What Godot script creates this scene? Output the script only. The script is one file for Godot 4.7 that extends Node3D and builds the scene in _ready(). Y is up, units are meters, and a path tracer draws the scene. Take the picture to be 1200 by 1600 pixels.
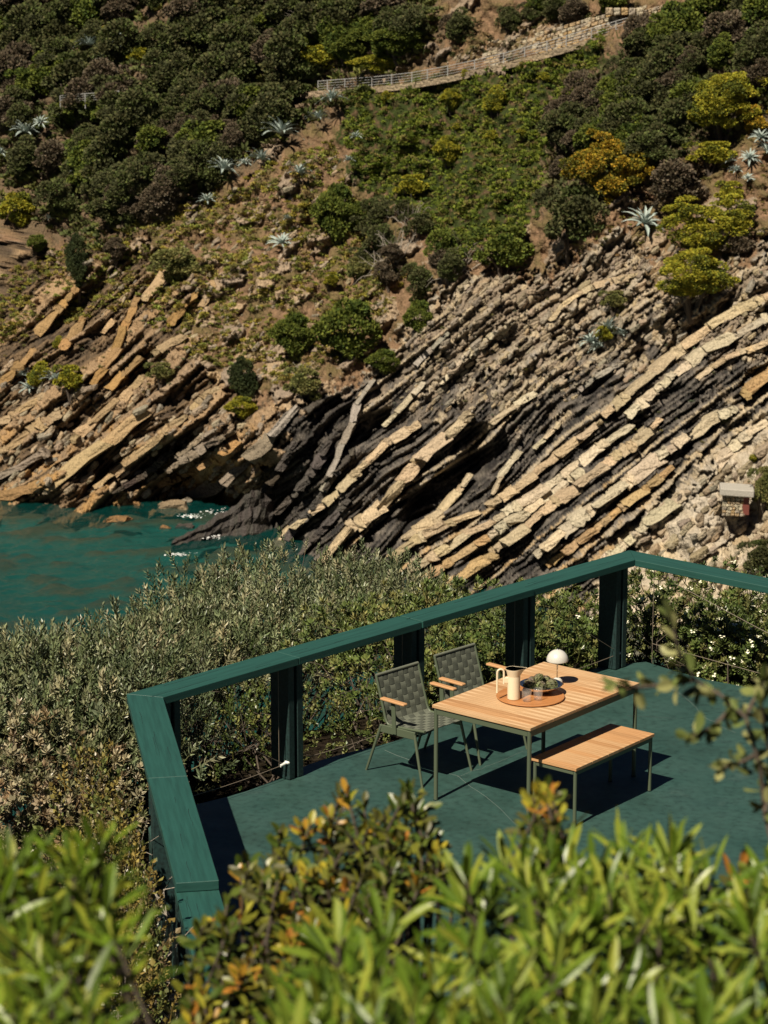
extends Node3D
# Cliffside terrace above a cove. y = 0 is the terrace floor, the sea lies 33.6 m below.
const F := 3962.0          # focal length in photo pixels (photo 1200 x 1600)
const PITCH := 0.2315
const EYE := 6.398
const SEA := -33.6
var rng := RandomNumberGenerator.new()
var M := {}
var used := {}
var eye := Vector3(0, EYE, 0)
var fwd := Vector3(0, -sin(PITCH), -cos(PITCH))
var upv := Vector3(0, cos(PITCH), -sin(PITCH))

# ------------------------------------------------------------ mesh helper
class MB:
	var v := PackedVector3Array()
	var n := PackedVector3Array()
	var c := PackedColorArray()
	func tri(a: Vector3, b: Vector3, d: Vector3, col := Color.WHITE) -> void:
		var nn := (d - a).cross(b - a).normalized()
		v.append(a); v.append(b); v.append(d)
		n.append(nn); n.append(nn); n.append(nn)
		c.append(col); c.append(col); c.append(col)
	func tri_n(a: Vector3, b: Vector3, d: Vector3, na: Vector3, nb: Vector3, nd: Vector3, col: Color) -> void:
		if (d - a).cross(b - a).dot(na + nb + nd) < 0:
			var t := b; b = d; d = t
			t = nb; nb = nd; nd = t
		v.append(a); v.append(b); v.append(d)
		n.append(na); n.append(nb); n.append(nd)
		c.append(col); c.append(col); c.append(col)
	func quad(a: Vector3, b: Vector3, d: Vector3, e: Vector3, mid: Vector3, col := Color.WHITE) -> void:
		if (d - a).cross(b - a).dot((a + b + d + e) * 0.25 - mid) < 0:
			tri(a, e, d, col); tri(a, d, b, col)
		else:
			tri(a, b, d, col); tri(a, d, e, col)
	func tri_o(a: Vector3, b: Vector3, d: Vector3, mid: Vector3, col := Color.WHITE) -> void:
		if (d - a).cross(b - a).dot((a + b + d) / 3.0 - mid) < 0:
			tri(a, d, b, col)
		else:
			tri(a, b, d, col)
	# eight corners (index bits x y z) with chamfered edges
	func chunk(p: Array, ch: float, col := Color.WHITE) -> void:
		var mid := Vector3.ZERO
		for q in p: mid += q
		mid /= 8.0
		var f := [[0, 1, 3, 2], [4, 5, 7, 6], [0, 1, 5, 4], [2, 3, 7, 6], [0, 2, 6, 4], [1, 3, 7, 5]]
		var ins := []
		for k in 6:
			var d := {}
			for j in 4:
				var a: Vector3 = p[f[k][j]]
				var pr: Vector3 = p[f[k][(j + 3) % 4]]
				var nx: Vector3 = p[f[k][(j + 1) % 4]]
				var l1 := a.distance_to(pr); var l2 := a.distance_to(nx)
				d[f[k][j]] = a + (pr - a) / maxf(l1, 1e-5) * minf(ch, l1 * 0.4) + (nx - a) / maxf(l2, 1e-5) * minf(ch, l2 * 0.4)
			ins.append(d)
			quad(d[f[k][0]], d[f[k][1]], d[f[k][2]], d[f[k][3]], mid, col)
		for e in [[0, 1, 0, 2], [2, 3, 0, 3], [4, 5, 1, 2], [6, 7, 1, 3], [0, 2, 0, 4], [1, 3, 0, 5], [4, 6, 1, 4], [5, 7, 1, 5], [0, 4, 2, 4], [1, 5, 2, 5], [2, 6, 3, 4], [3, 7, 3, 5]]:
			quad(ins[e[2]][e[0]], ins[e[2]][e[1]], ins[e[3]][e[1]], ins[e[3]][e[0]], mid, col)
		for q in 8:
			var t := []
			for k in 6:
				if ins[k].has(q): t.append(ins[k][q])
			tri_o(t[0], t[1], t[2], mid, col)
	func box(mid: Vector3, b: Basis, half: Vector3, ch := 0.0, col := Color.WHITE) -> void:
		var p := []
		for k in 8:
			p.append(mid + b * (half * Vector3(1 if k & 1 else -1, 1 if k & 2 else -1, 1 if k & 4 else -1)))
		if ch > 0:
			chunk(p, ch, col)
		else:
			for f in [[0, 1, 3, 2], [4, 5, 7, 6], [0, 1, 5, 4], [2, 3, 7, 6], [0, 2, 6, 4], [1, 3, 7, 5]]:
				quad(p[f[0]], p[f[1]], p[f[2]], p[f[3]], mid, col)
	func tube(pts: Array, r0: float, r1: float, sides := 8, col := Color.WHITE, caps := true) -> void:
		var rings := []
		var dirs := []
		var side := Vector3.ZERO
		for i in pts.size():
			var t: Vector3 = (pts[mini(i + 1, pts.size() - 1)] - pts[maxi(i - 1, 0)]).normalized()
			if side == Vector3.ZERO:
				side = t.cross(Vector3.UP if absf(t.y) < 0.9 else Vector3.RIGHT).normalized()
			side = (side - t * t.dot(side)).normalized()
			var w := t.cross(side)
			var r := lerpf(r0, r1, float(i) / maxf(pts.size() - 1, 1))
			var ring := []; var dn := []
			for k in sides:
				var d := side * cos(TAU * k / sides) + w * sin(TAU * k / sides)
				ring.append(pts[i] + d * r); dn.append(d)
			rings.append(ring); dirs.append(dn)
		for i in pts.size() - 1:
			for k in sides:
				var k2 := (k + 1) % sides
				tri_n(rings[i][k], rings[i][k2], rings[i + 1][k2], dirs[i][k], dirs[i][k2], dirs[i + 1][k2], col)
				tri_n(rings[i][k], rings[i + 1][k2], rings[i + 1][k], dirs[i][k], dirs[i + 1][k2], dirs[i + 1][k], col)
		if caps:
			for e in [0, pts.size() - 1]:
				var nn: Vector3 = (pts[e] - pts[1 if e == 0 else e - 1]).normalized()
				for k in sides:
					tri_n(pts[e], rings[e][k], rings[e][(k + 1) % sides], nn, nn, nn, col)
	func lathe(prof: Array, at: Vector3, segs := 32, col := Color.WHITE) -> void:
		# prof: Vector2(radius, height); smooth along the profile unless points repeat
		var nr := []
		for i in prof.size():
			var a: Vector2 = prof[maxi(i - 1, 0)]; var b: Vector2 = prof[mini(i + 1, prof.size() - 1)]
			if i > 0 and prof[i].distance_to(prof[i - 1]) < 1e-4: a = prof[i]
			if i < prof.size() - 1 and prof[i].distance_to(prof[i + 1]) < 1e-4: b = prof[i]
			var d := (b - a).normalized()
			nr.append(Vector2(d.y, -d.x))
		for i in prof.size() - 1:
			if prof[i].distance_to(prof[i + 1]) < 1e-4: continue
			for k in segs:
				var q := []
				for e in [[i, k], [i, k + 1], [i + 1, k + 1], [i + 1, k]]:
					var an: float = TAU * e[1] / segs
					q.append([at + Vector3(prof[e[0]].x * cos(an), prof[e[0]].y, prof[e[0]].x * sin(an)), Vector3(nr[e[0]].x * cos(an), nr[e[0]].y, nr[e[0]].x * sin(an))])
				tri_n(q[0][0], q[1][0], q[2][0], q[0][1], q[1][1], q[2][1], col)
				tri_n(q[0][0], q[2][0], q[3][0], q[0][1], q[2][1], q[3][1], col)
	# a leaf: rhombus with a raised or folded midrib, 2 or more triangles
	func leaf(base: Vector3, dir: Vector3, side: Vector3, ln: float, wd: float, col: Color) -> void:
		var tip := base + dir * ln
		var m := base + dir * ln * 0.5
		var up := dir.cross(side) * wd * 0.25
		tri(base, m - side * wd + up, tip, col)
		tri(base, tip, m + side * wd + up, col)
	func fine_leaf(base: Vector3, dir: Vector3, side: Vector3, ln: float, wd: float, bend: float, col: Color) -> void:
		var up := side.cross(dir).normalized()
		if up.y < 0: up = -up
		var w := [0.12, 0.55, 0.92, 1.0, 0.72, 0.0]
		var t := [0.0, 0.22, 0.45, 0.65, 0.86, 1.0]
		var pm := []; var pl := []; var pr := []
		for i in 6:
			var m: Vector3 = base + dir * ln * t[i] - up * bend * ln * t[i] * t[i]
			pm.append(m)
			pl.append(m - side * wd * w[i] + up * wd * w[i] * 0.3)
			pr.append(m + side * wd * w[i] + up * wd * w[i] * 0.3)
		for i in 5:
			tri(pm[i], pl[i], pl[i + 1], col); 
			if i < 5: tri(pm[i], pl[i + 1], pm[i + 1], col)
			tri(pm[i], pm[i + 1], pr[i + 1], col)
			tri(pm[i], pr[i + 1], pr[i], col)
	func mesh() -> ArrayMesh:
		var a := []
		a.resize(Mesh.ARRAY_MAX)
		a[Mesh.ARRAY_VERTEX] = v; a[Mesh.ARRAY_NORMAL] = n; a[Mesh.ARRAY_COLOR] = c
		var m := ArrayMesh.new()
		m.add_surface_from_arrays(Mesh.PRIMITIVE_TRIANGLES, a)
		return m

# ------------------------------------------------------------ scene helpers
func numbered(s: String) -> String:
	used[s] = used.get(s, -1) + 1
	return s if used[s] == 0 else "%s_%03d" % [s, used[s]]
func tag(o: Node, label: String, category: String, group := "") -> void:
	o.set_meta("label", label); o.set_meta("category", category)
	if group: o.set_meta("group", group)
func thing(called: String, label: String, category: String, at := Vector3.ZERO, turn := 0.0, group := "") -> Node3D:
	var o := Node3D.new()
	o.name = numbered(called)
	add_child(o)
	o.position = at; o.rotation.y = turn
	tag(o, label, category, group)
	return o
func part(called: String, m: Mesh, mat: Material, parent: Node, stuff := false) -> MeshInstance3D:
	var o := MeshInstance3D.new()
	o.name = called
	o.mesh = m
	o.material_override = mat
	parent.add_child(o, true)
	if stuff: o.set_meta("kind", "stuff")
	return o
func solo(called: String, m: Mesh, mat: Material, label: String, category: String, group := "") -> MeshInstance3D:
	var o := MeshInstance3D.new()
	o.name = numbered(called); o.mesh = m; o.material_override = mat
	add_child(o)
	tag(o, label, category, group)
	return o
func struct(called: String, m: Mesh, mat: Material) -> MeshInstance3D:
	var o := MeshInstance3D.new()
	o.name = called; o.mesh = m; o.material_override = mat
	add_child(o)
	o.set_meta("kind", "structure")
	return o
func many(called: String, m: Mesh, mat: Material, xf: Array, cols: Array, parent: Node) -> MultiMeshInstance3D:
	var mm := MultiMesh.new()
	mm.transform_format = MultiMesh.TRANSFORM_3D
	mm.use_colors = true
	mm.mesh = m
	mm.instance_count = xf.size()
	for i in xf.size():
		mm.set_instance_transform(i, xf[i])
		mm.set_instance_color(i, cols[i])
	var o := MultiMeshInstance3D.new()
	o.name = called; o.multimesh = mm; o.material_override = mat
	parent.add_child(o, true)
	o.set_meta("kind", "stuff")
	return o
func rnd(a: float, b: float) -> float: return rng.randf_range(a, b)
func rdir() -> Vector3:
	var z := rnd(-1, 1); var a := rnd(0, TAU); var r := sqrt(1 - z * z)
	return Vector3(r * cos(a), z, r * sin(a))
func tint(c: Color, a: float) -> Color:
	var k := 1.0 + rnd(-a, a)
	return Color(c.r * k * (1 + rnd(-a, a) * 0.3), c.g * k, c.b * k * (1 + rnd(-a, a) * 0.3))

# photo pixel -> direction, point at a height, point at a distance
func ray(px: float, py: float) -> Vector3:
	return fwd + Vector3.RIGHT * ((px - 600.0) / F) + upv * ((800.0 - py) / F)
func level(px: float, py: float, y: float) -> Vector3:
	var d := ray(px, py)
	return eye + d * ((y - EYE) / d.y)
func away(px: float, py: float, dist: float) -> Vector3:
	return eye + ray(px, py) * dist
func to_px(p: Vector3) -> Vector2:
	var d := p - eye
	var z := d.dot(fwd)
	return Vector2(600.0 + F * d.x / z, 800.0 - F * d.dot(upv) / z)

# ------------------------------------------------------------ materials
func noise_tex(size: int, freq: float, oct: int, seed_: int, ramp: Array, normal := false, bump := 6.0, type := FastNoiseLite.TYPE_SIMPLEX_SMOOTH) -> NoiseTexture2D:
	var t := NoiseTexture2D.new()
	t.width = size; t.height = size; t.seamless = true
	var nz := FastNoiseLite.new()
	nz.seed = seed_; nz.frequency = freq; nz.fractal_octaves = oct; nz.noise_type = type
	t.noise = nz
	if normal:
		t.as_normal_map = true; t.bump_strength = bump
	elif ramp.size():
		var g := Gradient.new()
		var o := PackedFloat32Array(); var c := PackedColorArray()
		for r in ramp: o.append(r[0]); c.append(r[1])
		g.offsets = o; g.colors = c
		t.color_ramp = g
	return t
func mat(called: String, c: Color, rough := 0.7, vcol := false) -> StandardMaterial3D:
	var m := StandardMaterial3D.new()
	m.resource_name = called
	m.albedo_color = c.linear_to_srgb(); m.roughness = rough
	m.vertex_color_use_as_albedo = vcol
	M[called] = m
	return m
func tri_tex(m: StandardMaterial3D, tex: Texture2D, per_metre: float, world := true) -> void:
	m.albedo_texture = tex
	m.uv1_triplanar = true; m.uv1_world_triplanar = world
	m.uv1_scale = Vector3.ONE * per_metre
func relief(m: StandardMaterial3D, tex: Texture2D, cm: float) -> void:
	m.heightmap_enabled = true; m.heightmap_texture = tex; m.heightmap_scale = cm
func sr(r: float, g: float, b: float) -> Color: return Color(r / 255.0, g / 255.0, b / 255.0)
func materials() -> void:
	var W := Color.WHITE
	var grey := [[0.0, Color(0.55, 0.55, 0.55)], [0.5, Color(0.85, 0.85, 0.85)], [1.0, W]]
	var grain := noise_tex(512, 0.02, 5, 3, grey)
	var rough_h := noise_tex(512, 0.012, 6, 5, [])
	var m := mat("rock", W, 0.95, true)
	tri_tex(m, grain, 0.6); relief(m, rough_h, 14.0); m.metallic_specular = 0.2
	m = mat("soil", W, 1.0, true)
	tri_tex(m, grain, 1.4); relief(m, rough_h, 8.0); m.metallic_specular = 0.1
	m = mat("sea", Color(0.002, 0.04, 0.037, 0.54), 0.09)
	m.metallic_specular = 0.3
	m.transparency = BaseMaterial3D.TRANSPARENCY_ALPHA
	m.normal_enabled = true; m.normal_scale = 1.0
	m.normal_texture = noise_tex(512, 0.02, 4, 11, [], true, 5.0)
	m.uv1_triplanar = true; m.uv1_world_triplanar = true; m.uv1_scale = Vector3.ONE * 0.22
	m = mat("seabed", W, 1.0, true)
	m = mat("foam", Color(0.8, 0.82, 0.82), 0.9)
	for k in [["leaf_dull", 0.75, 0.12], ["leaf_gloss", 0.34, 0.2], ["leaf_far", 0.85, 0.15]]:
		m = mat(k[0], W, k[1], true)
		m.backlight_enabled = true; m.backlight = Color(k[2], k[2], k[2] * 0.5)
		m.metallic_specular = 0.35
	m = mat("bark", Color(0.11, 0.085, 0.065), 0.95)
	tri_tex(m, grain, 9.0)
	m = mat("twig_pale", Color(0.42, 0.37, 0.31), 0.9)
	tri_tex(m, grain, 6.0)
	m = mat("agave", W, 0.6, true)
	# painted concrete: worn, stained
	m = mat("deck", W, 0.62)
	tri_tex(m, noise_tex(1024, 0.006, 6, 21, [[0.0, sr(38, 63, 58)], [0.3, sr(42, 70, 65)], [0.5, sr(46, 75, 70)], [0.65, sr(48, 77, 72)], [0.78, sr(45, 72, 68)], [1.0, sr(72, 94, 88)]]), 0.23)
	m.detail_enabled = true; m.detail_blend_mode = BaseMaterial3D.BLEND_MODE_MUL
	m.detail_albedo = noise_tex(1024, 0.05, 6, 22, [[0.0, Color(0.72, 0.74, 0.74)], [0.38, Color(0.92, 0.92, 0.92)], [0.7, Color(0.97, 0.97, 0.97)], [1.0, W]])
	m.detail_uv_layer = BaseMaterial3D.DETAIL_UV_1
	m.roughness_texture = noise_tex(512, 0.015, 4, 23, [[0.0, Color(0.75, 0.75, 0.75)], [1.0, W]])
	relief(m, rough_h, 0.5)
	# green painted timber with grain along local x
	m = mat("paint_wood", W, 0.6)
	m.albedo_texture = wood_tex(31, [sr(21, 60, 55), sr(27, 70, 64), sr(32, 77, 71)], 0.5)
	m.uv1_triplanar = true; m.uv1_scale = Vector3(0.9, 3.0, 3.0)
	relief(m, m.albedo_texture, 1.0)
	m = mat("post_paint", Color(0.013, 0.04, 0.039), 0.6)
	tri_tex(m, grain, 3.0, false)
	m = mat("teak", W, 0.55)
	m.albedo_texture = wood_tex(41, [sr(166, 130, 92), sr(188, 154, 116), sr(204, 174, 138)], 0.7)
	m.uv1_triplanar = true; m.uv1_scale = Vector3(1.3, 3.0, 3.0)
	for k in [["teak_pale", Color(1.0, 1.0, 1.0)], ["teak_mid", Color(0.97, 0.95, 0.93)], ["teak_red", Color(0.96, 0.9, 0.84)], ["teak_deep", Color(0.9, 0.84, 0.78)]]:
		var t: StandardMaterial3D = M.teak.duplicate()
		t.albedo_color = k[1]; t.resource_name = k[0]
		M[k[0]] = t
	m = mat("frame_green", Color(0.075, 0.095, 0.06), 0.45)
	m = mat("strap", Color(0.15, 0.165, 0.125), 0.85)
	m = mat("strap_shaded", Color(0.07, 0.08, 0.06), 0.85)  # weave shading painted in: cross straps get a darker copy of the strap colour
	for k in ["strap", "strap_shaded"]:
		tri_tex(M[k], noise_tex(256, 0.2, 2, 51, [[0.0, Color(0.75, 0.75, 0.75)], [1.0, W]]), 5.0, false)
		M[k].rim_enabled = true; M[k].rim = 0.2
	m = mat("cable", Color(0.16, 0.13, 0.1), 0.5)
	m = mat("bracket", Color(0.7, 0.7, 0.66), 0.5)
	m = mat("cream", Color(0.72, 0.62, 0.45), 0.35)
	m = mat("white_lamp", Color(0.52, 0.51, 0.47), 0.35)
	m = mat("steel", Color(0.75, 0.75, 0.74), 0.16); m.metallic = 1.0
	m = mat("inside_dark", Color(0.72, 0.75, 0.8), 0.12); m.metallic = 1.0
	m = mat("tray", W, 0.5)
	m.albedo_texture = wood_tex(43, [sr(150, 98, 54), sr(166, 112, 66), sr(176, 122, 74)], 0.7)
	m.uv1_triplanar = true; m.uv1_scale = Vector3(1.5, 3, 4)
	m = mat("glass", Color(0.95, 0.97, 0.97, 0.04), 0.02)
	m.transparency = BaseMaterial3D.TRANSPARENCY_ALPHA
	m = mat("artichoke", W, 0.7, true)
	m = mat("metal_rail", Color(0.3, 0.3, 0.3), 0.5)
	m = mat("petal", Color(0.8, 0.78, 0.62), 0.7)
	m = mat("filler", Color(0.12, 0.15, 0.14), 0.9)
	m = mat("slab", Color(0.5, 0.47, 0.42), 0.9)
	tri_tex(m, grain, 1.5)
	m = mat("red_door", Color(0.14, 0.035, 0.025), 0.7)
func wood_tex(seed_: int, ramp: Array, fine: float) -> ImageTexture:
	var nz := FastNoiseLite.new(); nz.seed = seed_; nz.frequency = 0.01; nz.fractal_octaves = 4
	var nf := FastNoiseLite.new(); nf.seed = seed_ + 1; nf.frequency = 0.05
	var im := Image.create(512, 256, false, Image.FORMAT_RGB8)
	for y in 256:
		for x in 512:
			# torus lookup keeps it seamless along the grain
			var ax := cos(TAU * x / 512.0) * 28.0; var ay := sin(TAU * x / 512.0) * 28.0
			var fy := absf(y - 128.0)
			var a := nz.get_noise_3d(ax, ay, fy * 3.4) * 0.7 + nf.get_noise_3d(ax * 0.5, ay * 0.5, fy * 14.0) * fine * 0.55 + 0.5
			a = clampf(a, 0.0, 1.0)
			im.set_pixel(x, y, ramp[0].lerp(ramp[1], a * 2.0) if a < 0.5 else ramp[1].lerp(ramp[2], a * 2.0 - 1.0))
	return ImageTexture.create_from_image(im)

func _ready() -> void:
	rng.seed = 7
	# camera
	var cam := Camera3D.new()
	cam.name = "camera"
	add_child(cam)
	cam.position = eye
	cam.rotation.x = -PITCH
	cam.near = 0.2; cam.far = 4000.0
	var ca := CameraAttributesPhysical.new()
	ca.frustum_focal_length = 59.43
	ca.frustum_focus_distance = 21.0
	ca.exposure_aperture = 4.4
	ca.frustum_near = 0.2; ca.frustum_far = 4000.0
	cam.attributes = ca
	cam.fov = 22.831
	cam.current = true
	# sky, exposure
	var env := Environment.new()
	var sky := Sky.new()
	var ps := ProceduralSkyMaterial.new()
	ps.sky_top_color = Color(0.25, 0.42, 0.68)
	ps.sky_horizon_color = Color(0.62, 0.70, 0.78)
	ps.ground_horizon_color = Color(0.3, 0.33, 0.33)
	ps.ground_bottom_color = Color(0.1, 0.12, 0.12)
	ps.sky_energy_multiplier = 0.36
	ps.sun_angle_max = 0.0
	sky.sky_material = ps
	env.sky = sky
	env.background_mode = Environment.BG_SKY
	env.tonemap_mode = Environment.TONE_MAPPER_LINEAR
	env.tonemap_exposure = 1.62
	env.sdfgi_enabled = true; env.ssao_enabled = true; env.ssil_enabled = true
	var we := WorldEnvironment.new()
	we.name = "environment"; we.environment = env
	add_child(we)
	# sun: high, behind the camera's left shoulder
	var sun := DirectionalLight3D.new()
	sun.name = "sun"
	sun.light_energy = 1.5
	sun.light_color = Color(1.0, 0.95, 0.86)
	sun.light_angular_distance = 0.5
	sun.shadow_enabled = true
	add_child(sun)
	sun.look_at_from_position(Vector3.ZERO, Vector3(0.34, -0.80, -0.50), Vector3.UP)
	materials()
	prepare_hill()
	print("hill"); build_hill()
	print("beds"); build_beds()
	print("sea"); build_sea()
	print("near"); build_near_ground()
	print("terrace"); build_terrace()
	print("furniture"); build_furniture()
	print("path"); build_path()
	print("hill plants"); build_hill_plants()
	print("hedges"); build_hedges()
	print("foreground"); build_foreground()
	print("done ", Time.get_ticks_msec())

# ------------------------------------------------------------ the cliff across the cove
const S39 := 0.629
const C39 := 0.777
var P0 := Vector3(-27.28, SEA, -175.62)
var TS := Vector3(0.766, 0, 0.643)
var NH := Vector3(-0.643, 0, 0.766)
var GS := Vector3.ZERO
var PN := Vector3.ZERO
var OUT := Vector3(0, 0.17, 0.985).normalized()
var kind := PackedByteArray()
var q_layer := PackedInt32Array()
var q_edge := PackedFloat32Array()
var L_hard := []
var L_tone := []
var L_prot := []
var L_len := []
var nA := FastNoiseLite.new()
var nB := FastNoiseLite.new()
var nC := FastNoiseLite.new()
var nV := FastNoiseLite.new()
var nS := FastNoiseLite.new()
var nE := FastNoiseLite.new()
enum {SOIL, ROCK, OROCK, GREEN, DARKG, PALE, SHALE}
var PITS := [[700, 762, 95, 26, 3.2], [735, 690, 40, 16, 1.5], [577, 668, 45, 16, 1.6], [255, 718, 75, 15, 1.8], [385, 735, 40, 12, 1.0], [475, 830, 60, 16, 1.2], [560, 850, 60, 18, 1.2], [440, 790, 50, 10, 0.8], [225, 570, 40, 18, 1.8], [115, 480, 70, 16, 1.2], [95, 680, 40, 12, 1.2], [70, 725, 45, 9, 1.2], [935, 600, 30, 8, 1.0], [1000, 660, 16, 10, 0.8], [820, 440, 45, 12, 0.8], [170, 740, 60, 10, 1.2], [640, 830, 50, 10, 1.0], [905, 850, 45, 7, 0.8], [830, 830, 40, 8, 0.8], [1085, 690, 60, 7, 0.7], [545, 740, 60, 10, 1.0], [1180, 590, 25, 14, 1.2], [200, 610, 30, 8, 1.0]]
const MACRO := [[315, 805, 125, 75, -11.5], [60, 700, 110, 90, 1.5], [480, 640, 70, 130, 2.0], [720, 480, 80, 70, 1.6], [560, 400, 70, 150, -2.0], [880, 300, 120, 120, 1.5], [1100, 400, 110, 80, 1.0], [220, 200, 120, 160, 2.5], [650, 250, 90, 120, -1.5], [420, 250, 70, 60, 1.0], [1000, 130, 120, 90, 1.5], [150, 560, 80, 60, 1.0]]
func prepare_hill() -> void:
	var sl := deg_to_rad(48.0)
	GS = -NH * cos(sl) + Vector3.UP * sin(sl)
	PN = NH * sin(sl) + Vector3.UP * cos(sl)
	nA.seed = 101; nA.frequency = 0.11; nA.fractal_octaves = 4
	nB.seed = 102; nB.frequency = 0.02; nB.fractal_octaves = 3; nB.fractal_gain = 0.6
	nC.seed = 103; nC.frequency = 0.006; nC.fractal_octaves = 3
	nS.seed = 105; nS.frequency = 0.0045; nS.fractal_type = FastNoiseLite.FRACTAL_NONE
	for nz in [nV, nE]:
		nz.seed = 104; nz.frequency = 0.045; nz.noise_type = FastNoiseLite.TYPE_CELLULAR; nz.fractal_type = FastNoiseLite.FRACTAL_NONE
		nz.cellular_jitter = 0.9
	nV.cellular_return_type = FastNoiseLite.RETURN_CELL_VALUE
	nE.cellular_return_type = FastNoiseLite.RETURN_DISTANCE2_SUB
	var polys := [
		[DARKG, [[-50, -50], [720, -50], [670, 95], [530, 135], [500, 195], [350, 280], [220, 365], [150, 400], [-50, 330]]],
		[GREEN, [[520, 140], [860, 90], [960, 40], [900, 200], [830, 350], [730, 395], [640, 330], [560, 290]]],
		[DARKG, [[870, 170], [1010, 40], [1250, -50], [1250, 190], [1010, 260], [850, 345]]],
		[OROCK, [[-50, 390], [40, 360], [120, 440], [240, 370], [300, 470], [330, 600], [460, 640], [400, 850], [-50, 850]]],
		[ROCK, [[400, 900], [470, 640], [600, 560], [680, 455], [740, 425], [860, 430], [980, 350], [1040, 480], [1120, 450], [1250, 330], [1250, 1100], [400, 1100]]],
		[SHALE, [[395, 860], [455, 640], [560, 600], [560, 720], [500, 800], [440, 880]]],
		[PALE, [[945, 900], [1020, 800], [1180, 660], [1300, 560], [1300, 1100], [900, 1100]]]]
	kind.resize(150 * 200)
	for poly in polys:
		var pk := PackedVector2Array()
		for a in poly[1]: pk.append(Vector2(a[0], a[1]))
		for y in 200:
			for x in 150:
				if Geometry2D.is_point_in_polygon(Vector2(x * 8 + 4, y * 8 + 4), pk): kind[y * 150 + x] = poly[0]
	# beds of sandstone and shale across the bedding coordinate
	q_layer.resize(1800); q_edge.resize(1800)
	var q := 0.0; var hard := false
	while q < 1800:
		var th := rnd(6, 15) if hard else rnd(9, 36)
		if rng.randf() < 0.2: th *= 0.45
		for k in range(int(q), mini(1800, int(q + th) + 1)):
			q_layer[k] = L_hard.size()
			q_edge[k] = minf(k - q, q + th - k)
		L_hard.append(1.0 if hard else 0.0); L_tone.append(rng.randf()); L_prot.append(rnd(0.3, 1.0)); L_len.append(rnd(9, 34))
		q += th; hard = not hard
func on_plane(px: float, py: float) -> Vector3:
	var d := ray(px, py)
	return eye + d * ((P0 - eye).dot(PN) / d.dot(PN))
func macro(px: float, py: float) -> float:
	var v := 0.0
	for m in MACRO:
		var dx: float = (px - m[0]) / m[2]; var dy: float = (py - m[1]) / m[3]
		var e := dx * dx + dy * dy
		if e < 6.0: v += m[4] * exp(-e)
	return v + nC.get_noise_2d(px, py) * 2.2
func kind_at(px: float, py: float) -> int:
	return kind[clampi(int(py / 8), 0, 199) * 150 + clampi(int(px / 8), 0, 149)]
func hsh(a: int, b: int) -> float:
	var h := (a * 374761393 + b * 668265263) & 0x7fffffff
	h = ((h ^ (h >> 13)) * 1274126177) & 0x7fffffff
	return float((h ^ (h >> 16)) & 0xffff) / 65535.0
var hcol := Color.WHITE
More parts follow.
